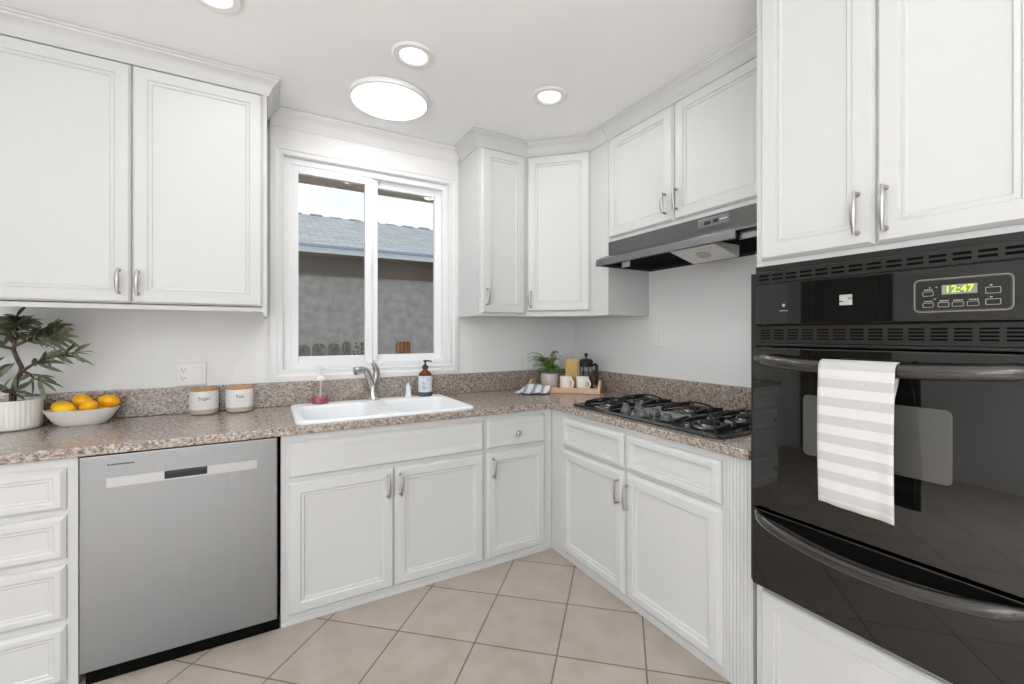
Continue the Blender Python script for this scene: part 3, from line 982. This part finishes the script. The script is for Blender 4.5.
b = MB().prism([(-.388, 1.633), (-.392, 1.622), (-.222, 1.579), (-.216, 1.59), (-.216, 1.633)], 'y', -1.525, -1.285)
ft = b.build('grease_filter', 'filter', c)
MB().lathe([(.022, .002), (.03, .0035), (.033, .001), (.033, 0)], (-.305, -1.405, 1.600), (-.282, 0, -.96), segs=28).build('filter_boss', 'nickel', ft)
MB().box(-.345, -.335, -.962, -.902, 1.603, 1.6335, .003).build('lamp_lens', 'lens', c)
b = MB().box(-.3445, -.3422, -1.565, -1.405, 1.712, 1.752, .001)
b.mi = 1
b.box(-.3475, -.3445, -1.47, -1.44, 1.724, 1.738, .001).box(-.3475, -.3445, -1.51, -1.485, 1.726, 1.740, .001)
b.mi = 2
b.box(-.3449, -.3444, -1.555, -1.52, 1.733, 1.737)
b.build('control_plate', ['hoodlip', 'blackp', 'plastic'], c)

# ------------------------------------------------------------------ tall oven cabinet
TY0, TY1 = -2.57, -1.868
TF = FY
c = thing('oven_cabinet', 'tall white cabinet surrounding the wall oven, with two long top doors', 'cabinet', (-.32, -2.22, 0))
b = MB()
b.box(TF, -.003, TY1 - .018, TY1, 0, CEIL - .003).box(TF, -.003, TY0, TY0 + .018, 0, CEIL - .003)
b.box(TF, -.003, TY0 + .018, TY1 - .018, 1.452, CEIL - .003).box(TF, -.003, TY0 + .018, TY1 - .018, 0, .42)
b.build('carcass', 'cab', c)
d = front('door', (TF, -1.888, 1.472), -Y, -X, .315, .884, UP, c); pull(d, (TF - .018, -2.166, 1.562), -X, .118)
d = front('door', (TF, -2.207, 1.472), -Y, -X, .315, .884, UP, c); pull(d, (TF - .018, -2.230, 1.562), -X, .118)
front('lower_panel', (TF, -1.893, .06), -Y, -X, .652, .335, [(0, 0), (0, .013), (.005, .018), (.04, .018), (.044, .0125), (.05, .0145), (.054, .0145), (.058, .008), (.062, .008)], c)
MB().crown([(TF, TY1), (TF, TY0)], CROWN).build('crown_molding', 'cab', c)

# ------------------------------------------------------------------ wall oven
OY0, OY1 = -2.562, -1.866
OX = TF - .001
c = thing('wall_oven', 'black built-in wall oven with a striped towel on its handle', 'oven', (-.65, -2.22, .42))
W_ = OY1 - OY0
MB().box(-.60, -.06, TY0 + .03, TY1 - .03, .44, 1.44).build('body', 'dark', c)
b = MB()
b.box(-.662, OX, OY0, OY1, .422, .428)
b.box(-.662, OX, OY1 - .019, OY1, .428, 1.43).box(-.662, OX, OY0, OY0 + .012, .428, 1.43)
b.box(-.655, OX, OY0, OY1 - .012, 1.4305, 1.452)
b.build('trim_frame', 'ovenm', c)
def grille(name, z0, z1, rows, x0, x1):
    b = MB().box(x0, x1, OY0 + .012, OY1 - .0205, z0, z1, .002)
    b.mi = 1
    n = 15
    cell = (W_ - .06) / n
    hh = (z1 - z0)
    for i in range(n):
        ya = OY1 - .030 - (i + 1) * cell + .007
        for k in range(rows):
            zc = z0 + hh * (.2 + .6 * (k + .5) / rows)
            th = hh * .6 / rows * .52
            b.box(x0 - .0006, x0 + .0003, ya, ya + cell - .011, zc - th / 2, zc + th / 2)
    return b.build(name, ['ovenm', 'dark'], c)
grille('top_vent', 1.392, 1.432, 2, -.672, -.63)
cp = MB().box(-.678, -.635, OY0 + .013, OY1 - .0205, 1.262, 1.3905, .003).build('control_panel', 'oveng', c)
grille('middle_vent', 1.203, 1.2605, 4, -.664, -.63)
MB().box(-.672, -.635, OY0 + .013, OY1 - .0205, 1.194, 1.2025, .002).build('vent_ledge', 'ovenm', c)
# control cluster
px = -.6784
def frame_line(b, y0, y1, z0, z1, r, t, x):
    o_ = rrect(y0, y1, z0, z1, r)
    i_ = rrect(y0 + t, y1 - t, z0 + t, z1 - t, max(r - t, .0005))
    A = [b.V((x, p, q)) for p, q in o_]
    B = [b.V((x, p, q)) for p, q in i_]
    bridge(b, A, B)
b = MB()
frame_line(b, -2.466, -2.297, 1.284, 1.364, .012, .0025, px)
frame_line(b, -2.4625, -2.3005, 1.2875, 1.3605, .009, .0006, px)
b.build('cluster_outline', 'slotl', cp, norm=False)
dsp = MB().box(px - .0006, px + .0004, -2.409, -2.349, 1.325, 1.347).build('clock_display', 'lcd', cp)
text('clock_digits', '12:47', .0225, 'digit', dsp, (px - .0012, -2.379, 1.336), (0, -1, 0), (0, 0, 1), .0003)
b = MB()
for y0, y1, z0, z1 in ((-2.334, -2.314, 1.323, 1.334), (-2.334, -2.314, 1.296, 1.307), (-2.362, -2.342, 1.296, 1.307), (-2.387, -2.367, 1.296, 1.307), (-2.412, -2.392, 1.296, 1.307), (-2.446, -2.422, 1.322, 1.336), (-2.446, -2.422, 1.297, 1.310)):
    frame_line(b, y0, y1, z0, z1, .002, .0009, px)
for y0, z0 in ((-2.331, 1.337), (-2.331, 1.3095), (-2.360, 1.3095), (-2.384, 1.3095), (-2.410, 1.3095)):
    for k in range(4):
        b.obox((px, y0 + .0145 - k * .0042, z0), (0, -1, 0), Z, (-1, 0, 0), .0032, .0022, .0002)
for z0 in (1.339, 1.313):
    b.obox((px, -2.429, z0), (0, -1, 0), Z, (-1, 0, 0), .004, .0025, .0002)
for y0, z0, w in ((-2.338, 1.3422, .003), (-2.326, 1.3422, .003), (-2.335, 1.3145, .003)):
    b.obox((px, y0, z0), (0, -1, 0), Z, (-1, 0, 0), w, .002, .0002)
b.build('button_markings', 'print', cp)
# stylised S emblem of two interlocking bars
b = MB()
ly, lz, s_ = -2.150, 1.326, .0155
def em(poly):
    V_ = [b.V((px, ly - u * s_, lz + v * s_)) for u, v in poly]
    V2 = [b.V((px - .0006, ly - u * s_, lz + v * s_)) for u, v in poly]
    b.F(V_[::-1]); b.F(V2); bridge(b, V_, V2)
for u0, u1, v0, v1 in ((-1, 1, .34, .95), (-1, .35, .2, .34), (-1, 1, -.15, .2), (-.35, 1, -.29, -.15), (-1, 1, -.9, -.29)):
    em([(u0, v0), (u1, v0), (u1, v1), (u0, v1)])
b.build('emblem', 'silver', cp)
b = MB()
b.box(px - .0005, px, -1.985, -1.978, 1.316, 1.325)
for k in range(6):
    b.box(px - .0003, px, -1.973 - k * .0042, -1.970 - k * .0042, 1.303, 1.3055)
b.build('indicator_marking', 'print', cp)

# oven door
dr = MB().box(-.690, -.64, OY0 + .013, OY1 - .0205, .682, 1.1905, .004).build('door', 'oveng', c)
b = MB()
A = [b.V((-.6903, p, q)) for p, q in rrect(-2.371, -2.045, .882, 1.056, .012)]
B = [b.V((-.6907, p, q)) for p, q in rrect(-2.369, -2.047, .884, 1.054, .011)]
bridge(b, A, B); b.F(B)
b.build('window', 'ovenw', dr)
def bow(b, y0, y1, z0, x0, out, sag, rr, n=29, zf=1.0, e=.45):
    pts, rs = [], []
    for i in range(n):
        q = -1 + 2 * i / (n - 1)
        k = (1 - abs(q) ** 3.2)
        pts.append((x0 - out * (k ** e if k > 0 else 0), y0 + (y1 - y0) * i / (n - 1), z0 - sag * (1 - q * q)))
        rs.append(rr * (.55 + .45 * min(1, k * 2.5)))
    b.tube(pts, rs, 16, flat=zf, up=(0, 0, 1))
b = MB(); bow(b, -1.905, -2.515, 1.156, -.692, .050, .014, .0165, zf=1.1)
b.build('handle', 'ovenh', dr)
# lower drawer with its long sagging lip handle
dw = MB().box(-.690, -.64, OY0 + .013, OY1 - .0205, .4285, .674, .004).build('drawer', 'oveng', c)
b = MB(); bow(b, -1.905, -2.505, .664, -.692, .048, .042, .0135, zf=1.25)
b.build('handle', 'ovenh', dw)
b = MB()
n = 28
T_, Bt = [], []
for i in range(n + 1):
    q = -1 + 2 * i / n
    yy = -1.92 - .57 * i / n
    T_.append((yy, .668)); Bt.append((yy, .664 - .040 * (1 - q * q)))
b.prism(T_ + Bt[::-1], 'x', -.6915, -.6903)
b.build('handle_recess', 'dark', dw)

# towel over the oven handle
c_t = MB()
nx, nzv = 22, 36
HXc, HZc = -.742, 1.152
rows = []
path = [(-.7155, .80)]                      # back layer, from its hem upwards
def towel_path():
    pts = []
    for k in range(12):
        zz = .80 + (1.14 - .80) * k / 11
        pts.append((HXc + .0205 - .034 * min(1, max(0, (1.125 - zz) / .06)), zz))
    for k in range(1, 9):
        a = PI * k / 9
        pts.append((HXc + .0205 * math.cos(a), 1.142 + .0200 * math.sin(a)))
    for k in range(17):
        pts.append((HXc - .0205 - .006 * math.sin(k / 16 * 3), 1.14 - (1.14 - .786) * k / 16))
    return pts
tp = towel_path()
for i, (x, z) in enumerate(tp):
    row = []
    for j in range(nx):
        f = j / (nx - 1)
        back = i < 12
        y = -2.122 - .168 * f * (.955 if i < 15 else 1)
        if back: y -= .001
        low = max(0, (1.12 - z) / .35)
        xx = x + (.002 * math.sin(f * 9 + 1) + .0015 * math.sin(f * 17 + z * 8)) * low * (1 if not back else .3)
        if not back: xx = min(xx, HXc - .016) if i > 19 else xx
        zz = z - (.006 * f if i > 28 else 0) * (i - 28) / 8
        row.append(c_t.V((xx, y, zz)))
    rows.append(row)
for a, bb in zip(rows, rows[1:]):
    for j in range(nx - 1):
        c_t.F([a[j], a[j + 1], bb[j + 1], bb[j]])
tw = c_t.build('hand_towel', 'towel', norm=True, ang=60)
sm = tw.modifiers.new('thick', 'SOLIDIFY'); sm.thickness = .003; sm.offset = 1
tag(tw, 'grey and white striped hand towel hanging over the oven handle', 'towel')

# ------------------------------------------------------------------ outlets and switches
def plate(name, label, cat, o, u, n, w, h, kind, gang=1):
    o, u, n = Vector(o), Vector(u), Vector(n)
    t = thing(name, label, cat, o + u * (w / 2) + n * .002, 0)
    MB().panel(o + n * .0005, u, n, w, h, [(0, 0), (0, .003), (.004, .006), (.012, .006)]).build('cover_plate', 'plastic', t)
    for g in range(gang):
        cx_ = o + u * (w / gang * (g + .5)) + Z * (h / 2)
        if kind[g] == 'o':
            for dz in (-.021, .021):
                b = MB()
                b.obox(cx_ - u * .016 + Z * (dz - .014) + n * .0066, u, Z, n, .032, .028, .0012, .0005)
                b.mi = 1
                for du in (-.0065, .0065):
                    b.obox(cx_ + u * (du - .0012) + Z * (dz - .002) + n * .0079, u, Z, n, .0024, .009, .0004)
                b.obox(cx_ - u * .002 + Z * (dz - .010) + n * .0079, u, Z, n, .004, .004, .0004)
                b.build('receptacle', ['plastic', 'slot'], t)
        else:
            MB().panel(cx_ - u * .016 - Z * .033 + n * .0066, u, n, .032, .066, [(0, 0), (0, .0015), (.001, .003), (.014, .0045)]).build('rocker', 'plastic', t)
plate('wall_outlet', 'white double outlet plate on the wall above the canisters', 'outlet', (-2.438, -.001, .975), X, -Y, .122, .116, 'os', 2)
plate('wall_outlet', 'white double outlet plate on the wall behind the small fern', 'outlet', (-.445, -.001, .980), X, -Y, .118, .116, 'so', 2)
plate('light_switch', 'white rocker switch on the wall above the cooktop backsplash', 'switch', (-.001, -.815, 1.153), -Y, -X, .078, .132, 's')

# ------------------------------------------------------------------ olive tree in its pot
ox, oy = -2.954, -.115
c = thing('potted_olive_tree', 'small olive tree in a white ribbed pot at the counter left end', 'plant', (ox, oy, CT1 + .001))
b = MB().lathe([(0, .0), (.073, 0), (.081, .006), (.085, .03), (.085, .118), (.083, .121), (.080, .119), (.078, .105), (0, .105)], (ox, oy, CT1 + .001), segs=144, rib=36, ribd=.010)
b.build('pot', 'pot', c)
MB().lathe([(.0765, .1055), (.06, .110), (0, .112)], (ox, oy, CT1 + .001), segs=40).build('soil', 'soil', c)
rt = Vector((.8634, -.5045, 0)); dp = Vector((.5045, .8634, 0))
def tp3(r_, z_, d_=0):           # right of the stem, height above the pot base, away
    return Vector((ox, oy, CT1)) + rt * r_ + dp * d_ + Z * z_
br = MB()
trunk = [tp3(0, .11), tp3(.0, .15), tp3(.012, .19), tp3(.034, .235), tp3(.036, .255), tp3(.018, .29), tp3(.004, .325), tp3(.008, .36), tp3(.02, .40)]
br.tube(trunk, [.0115, .0105, .0095, .0085, .008, .0075, .007, .006, .004], 9)
limbs = [
    [tp3(.0, .15), tp3(-.025, .165), tp3(-.06, .185), tp3(-.075, .22), tp3(-.085, .26)],
    [tp3(.034, .235), tp3(.08, .265), tp3(.13, .285), tp3(.20, .305), tp3(.262, .318)],
    [tp3(.012, .345), tp3(.06, .365), tp3(.12, .38), tp3(.18, .385, .01)],
    [tp3(.008, .36), tp3(-.03, .395, .02), tp3(-.07, .42, .01)],
    [tp3(.018, .39), tp3(.03, .43, -.03), tp3(.05, .46, -.03)],
    [tp3(.01, .37), tp3(.05, .40, -.05), tp3(.09, .43, -.06)],
    [tp3(.01, .37), tp3(.06, .395, .04), tp3(.11, .42, .05)],
    [tp3(.04, .24), tp3(.06, .225, .01), tp3(.085, .21, .0), tp3(.11, .20)],
    [tp3(.0, .14), tp3(.02, .155, -.02), tp3(.05, .16, -.03)],
    [tp3(.004, .33), tp3(-.04, .345, -.02), tp3(-.09, .36, -.02)],
]
for l in limbs:
    br.tube(l, [.0065 - .0045 * i / (len(l) - 1) for i in range(len(l))], 7)
br.build('trunk', 'bark', c)
lf = MB()
ZMAX = UZ - .03
def leaf(b, p, d, L, w, up=Vector((0, 0, 1)), droop=.15):
    d = d.normalized()
    s = d.cross(up)
    if s.length < .05: s = Vector((1, 0, 0))
    s.normalize()
    nrm = s.cross(d)
    prev = None
    for i in range(6):
        q = i / 5
        ww = w * math.sin(PI * min(1, .06 + q * .94)) ** .8
        cpt = p + d * (L * q) - Z * (droop * L * q * q)
        cpt.y = min(cpt.y, -.012)
        l_ = b.V(cpt - s * ww + nrm * ww * .35); m_ = b.V(cpt); r_ = b.V(cpt + s * ww + nrm * ww * .35)
        if prev:
            b.F([prev[0], prev[1], m_, l_]); b.F([prev[1], prev[2], r_, m_])
        prev = (l_, m_, r_)
def along(pts, q):
    n = len(pts) - 1
    i = min(int(q * n), n - 1)
    f = q * n - i
    return pts[i].lerp(pts[i + 1], f), (pts[i + 1] - pts[i]).normalized()
dens = [12, 26, 34, 30, 34, 34, 30, 8, 7, 20]
for l, nn in zip(limbs, dens):
    for k in range(nn):
        q = .25 + .75 * (k + random.random()) / nn
        p, d = along(l, q)
        u, v, _ = fr3(d)
        a = k * 2.4 + random.uniform(-.4, .4)
        side = (u * math.cos(a) + v * math.sin(a))
        dd = d * random.uniform(.5, .9) + side * random.uniform(.55, .95)
        dd.z = dd.z * .7 + .05
        Lf = random.uniform(.062, .098)
        if p.z + dd.normalized().z * Lf > ZMAX:
            dd.z = (ZMAX - p.z) / Lf * dd.length * .5
        leaf(lf, p, dd, Lf, random.uniform(.0068, .0095), Vector((random.uniform(-1, 1), random.uniform(-1, .2), random.uniform(-.2, 1))), random.uniform(.05, .35))
    p, d = along(l, 1)
    leaf(lf, p, d + Vector((0, 0, -.1)), .08, .009)
lf.build('foliage', 'leaf', c, norm=False, ang=60)

# ------------------------------------------------------------------ fruit bowl
fx, fy = -2.742, -.122
c = thing('fruit_bowl', 'oval off-white bowl holding lemons beside the olive pot', 'bowl', (fx, fy, CT1 + .001))
b = MB()
b.lathe([(0, .0), (.62, 0), (.66, .003), (.82, .025), (1.0, .062), (1.02, .067), (1.0, .068), (.96, .062), (.78, .028), (.6, .010), (0, .008)], (0, 0, 0), segs=56)
for v in b.bm.verts:
    v.co = Vector((fx + v.co.x * .119, fy + v.co.y * .084 , CT1 + .001 + v.co.z))
b.build('bowl', 'pot', c)
LB = MB()
lp = []
for i in range(15):
    a = PI * i / 14
    z = -.040 * math.cos(a)
    r = .030 * math.sin(a) ** .9
    if i == 0 or i == 14: r = 0
    if i == 0: z = -.043
    if i == 14: z = .046
    if i in (1, 13): r = .007
    lp.append((r, z))
lem_me = None
lemons = [(-.070, .022, .074, 80, 10, 'lemon', 'orange-toned lemon at the far left end of the bowl'),
          (-.048, -.030, .070, 75, 5, 'lemony', 'bright yellow lemon lying front left in the bowl'),
          (-.006, .026, .096, 75, 25, 'lemon', 'topmost large lemon in the middle of the bowl'),
          (.029, -.036, .077, 40, -20, 'lemon', 'lemon leaning right of the topmost one in the bowl'),
          (.080, .024, .090, 85, 12, 'lemon', 'upper lemon at the right end of the bowl'),
          (.068, -.004, .041, 160, -8, 'lemony', 'half-hidden lemon low under the right end lemon'),
          (-.010, -.012, .036, 95, 0, 'lemon', 'lemon sunk low at the front middle of the bowl')]
for k, (dx, dy, dz, yaw, tilt, mm, lab) in enumerate(lemons):
    b = MB().lathe(lp, (0, 0, 0), segs=24)
    b.build('lemon', mm)
    lo = COL.objects[-1]
    lo.scale = (.92, .92, .92)
    lo.location = (fx + dx, fy + dy, CT1 + .001 + dz)
    lo.rotation_euler = (R(90 + tilt), 0, R(yaw))
    tag(lo, lab, 'lemon', 'lemons in the oval bowl')

# ------------------------------------------------------------------ canisters
def canister(x, y, word, label):
    c = thing('canister', label, 'canister', (x, y, CT1 + .001), 0, 'stoneware canisters by the backsplash')
    z = CT1 + .001
    b = MB().lathe([(0, 0), (.048, 0), (.055, .004), (.058, .014), (.059, .026)], (x, y, z), segs=48, cap1=False)
    b.mi = 1
    b.lathe([(.059, .026), (.060, .06), (.059, .110), (.057, .114), (.053, .113), (0, .110)], (x, y, z), segs=48, cap0=False)
    b.build('jar', ['canb', 'can'], c)
    MB().lathe([(0, .1145), (.055, .1145), (.057, .1165), (.057, .124), (.055, .126), (0, .126)], (x, y, z), segs=48).build('lid', 'wood', c)
    vd = Vector((cam.location.x - x, cam.location.y - y, 0)).normalized()
    ud = Vector((-vd.y, vd.x, 0))
    text('lettering', word, .023, 'ink_c', c, (x, y, z + .08), ud, (0, 0, 1), .0003, bend=.0605)
canister(-2.316, -.083, 'Sugar', 'stoneware canister lettered Sugar with a bamboo lid')
canister(-2.170, -.083, 'Tea', 'stoneware canister lettered Tea with a bamboo lid')

# ------------------------------------------------------------------ corner tray and what stands on it
TX, TYc = -.285, -.285
TR = R(-45)
tz = CT1 + .001
def loc45(lx, ly, z):
    return (TX + lx * math.cos(TR) - ly * math.sin(TR), TYc + lx * math.sin(TR) + ly * math.cos(TR), z)
c = thing('serving_tray', 'pale wooden serving tray with rounded ends in the counter corner', 'tray', (TX, TYc, tz), TR)
MB().box(-.225, .225, -.10, .10, .004, .016).build('base', 'wood_t', c, local=True)
b = MB().box(-.225, .225, -.112, -.1003, 0, .036, .003)
b.build('rail', 'wood_t', c, local=True)
b = MB().box(-.225, .225, .1003, .112, 0, .036, .003)
b.build('rail', 'wood_t', c, local=True)
for sg in (-1, 1):
    poly = [(-.112, 0), (.112, 0), (.112, .03)] + [(.085 * math.cos(a) , .035 + .045 * math.sin(a)) for a in [PI * q / 14 for q in range(1, 14)]] + [(-.112, .03)]
    MB().prism(poly, 'x', sg * .2255, sg * .243).build('end_board', 'wood_t', c, local=True, bevel=.002)
z0 = tz + .0165
# fern
c = thing('potted_fern', 'small green fern in a pale pinkish pot on the tray', 'plant', loc45(-.118, .038, z0), TR)
MB().lathe([(0, 0), (.048, 0), (.054, .006), (.062, .05), (.061, .095), (.058, .101), (.054, .098), (.053, .088), (0, .088)], segs=40).build('pot', 'potp', c, local=True)
MB().lathe([(.052, .0885), (0, .092)], segs=30).build('soil', 'soil', c, local=True)
b = MB()
random.seed(11)
for k in range(34):
    a = k * 2.399 + random.uniform(-.2, .2)
    Lf = random.uniform(.12, .20)
    rise = random.uniform(1.0, 2.3)
    pts = []
    for i in range(9):
        q = i / 8
        rad = Lf * q * (.55 + .45 * q)
        h_ = .09 + Lf * (rise * q - (.45 + rise * .45) * q * q)
        yy = math.sin(a) * rad
        pts.append(Vector((math.cos(a) * rad * (.55 if math.cos(a) > 0 else .92), min(yy * .8, .12), max(h_, .075))))
    b.tube(pts, [.0014] * 9, 4)
    for i in range(2, 9):
        d = (pts[i] - pts[i - 1]).normalized()
        s = d.cross(Z).normalized()
        for sg in (-1, 1):
            for o_ in (0, .5):
                p = pts[i - 1].lerp(pts[i], o_)
                Ll = .030 * math.sin(PI * (.12 + .85 * i / 9))
                e = p + (s * sg + d * .55).normalized() * Ll - Z * .003
                w = d * .0052
                v0, v1, v2, v3 = b.V(p - w), b.V(p + w), b.V(e + w * .3), b.V((p + e) / 2 - w * 1.1)
                b.F([v0, v1, v2, v3])
b.build('foliage', 'fern', c, local=True, norm=False)
# mugs
def make_mug(label):
    c = thing('mug', label, 'mug', (0, 0, 0), 0, 'cream mugs on the corner tray')
    MB().lathe([(0, .0), (.031, 0), (.036, .003), (.041, .02), (.0425, .088), (.0415, .091), (.0395, .089), (.038, .02), (.033, .008), (0, .006)], segs=40).build('cup', 'mug', c, local=True)
    pts = [(.040 + .030 * math.sin(PI * q / 10) , 0, .046 + .028 * math.cos(PI * q / 10)) for q in range(11)]
    MB().tube(pts, .0055, 10, flat=1.3).build('handle', 'mug', c, local=True)
    return c
m1 = make_mug('cream mug on the tray nearer the fern')
m1.location = loc45(.010, -.045, z0); m1.rotation_euler = (0, 0, TR + R(-38))
m2 = copy_tree(m1)
m2.location = loc45(.122, -.05, z0); m2.rotation_euler = (0, 0, TR + R(-38))
m2['label'] = 'cream mug on the tray in front of the coffee press'
# french press
c = thing('french_press', 'black-framed glass coffee press behind the mugs', 'coffee press', loc45(.134, .046, z0), TR + R(-14))
MB().lathe([(0, .004), (.041, .004), (.043, .008), (.043, .165), (.045, .172), (.043, .173), (.041, .165), (.041, .01), (0, .008)], segs=36).build('beaker', 'glass', c, local=True)
MB().lathe([(0, .0095), (.0405, .0095), (.0405, .085), (0, .085)], segs=30).build('plunger_screen', 'coffee', c, local=True)
b = MB().lathe([(0, .174), (.047, .174), (.049, .178), (.047, .190), (.036, .202), (.012, .206), (.006, .207), (.006, .222), (0, .222)], segs=36)
b.lathe([(0, .220), (.008, .221), (.013, .230), (.012, .239), (.006, .244), (0, .245)], segs=24)
b.build('lid', 'blackp', c, local=True)
b = MB()
b.lathe([(.0435, 0), (.0475, .001), (.0475, .022), (.0435, .024)], segs=36, cap0=False, cap1=False)
b.lathe([(.0435, .150), (.0462, .151), (.0462, .170), (.0435, .171)], segs=36, cap0=False, cap1=False)
for a in (0, 90, 180, 270):
    a = R(a + 45)
    b.box(.0445 * math.cos(a) - .003, .0445 * math.cos(a) + .003, .0445 * math.sin(a) - .003, .0445 * math.sin(a) + .003, .02, .155)
b.build('frame', 'blackp', c, local=True)
b = MB().tube([(.046, 0, .162), (.066, 0, .170), (.076, 0, .160), (.078, 0, .12), (.077, 0, .06), (.074, 0, .028)], [.007, .008, .009, .009, .0085, .007], 10, flat=1.3)
b.build('handle', 'blackp', c, local=True)
# leaning boards behind the mugs
def board(name, label, w, h, t_, m, lx, ly, lean, rz=0):
    c = MB()
    c.prism([(-w / 2, 0), (w / 2, 0), (w / 2, h - .01), (w / 2 - .01, h), (-w / 2 + .01, h), (-w / 2, h - .01)], 'y', 0, t_)
    o_ = c.build(name, m, bevel=.002)
    o_.location = loc45(lx, ly, z0)
    o_.rotation_euler = (R(-lean), 0, TR + R(rz))
    return tag(o_, label, 'board')
board('cutting_board', 'small yellow wooden board standing upright behind the mugs', .085, .205, .012, 'wood_y', .030, .056, 5)
board('cutting_board', 'narrow pinkish wooden board peeking out beside the yellow board', .10, .185, .010, 'wood_t', .046, .074, 5)

# striped cloth draped over the tray front onto the counter
c_t = MB()
rows = []
random.seed(3)
NU, NV = 30, 26
for j in range(NV):
    v = j / (NV - 1)                       # 0 on the tray, 1 towards the counter front
    row = []
    for i in range(NU):
        u = i / (NU - 1)
        ly = -.055 - .165 * v - .02 * math.sin(u * 2.6)
        lx = -.215 + .165 * u - .10 * v * (1 - .35 * u)
        if ly > -.108:
            z = .045 + .004 * math.sin(u * 9)
        else:
            f = min(1, (-.108 - ly) / .07)
            z = .045 * (1 - f) ** 1.2 + .005
        z += (.006 * (1 + math.sin(u * 14 + v * 3)) + .004 * (1 + math.sin(v * 11 + u * 4))) * (.3 + .7 * v) * .6
        row.append(c_t.V((lx, ly, z)))
    rows.append(row)
for a, bb in zip(rows, rows[1:]):
    for i in range(NU - 1):
        c_t.F([a[i], a[i + 1], bb[i + 1], bb[i]])
cl = c_t.build('dish_cloth', 'cloth', norm=True, ang=60)
cl.location = (TX, TYc, tz)
cl.rotation_euler = (0, 0, TR)
sm = cl.modifiers.new('thick', 'SOLIDIFY'); sm.thickness = .002; sm.offset = 1
tag(cl, 'blue and white striped cloth draped over the tray front edge', 'cloth')
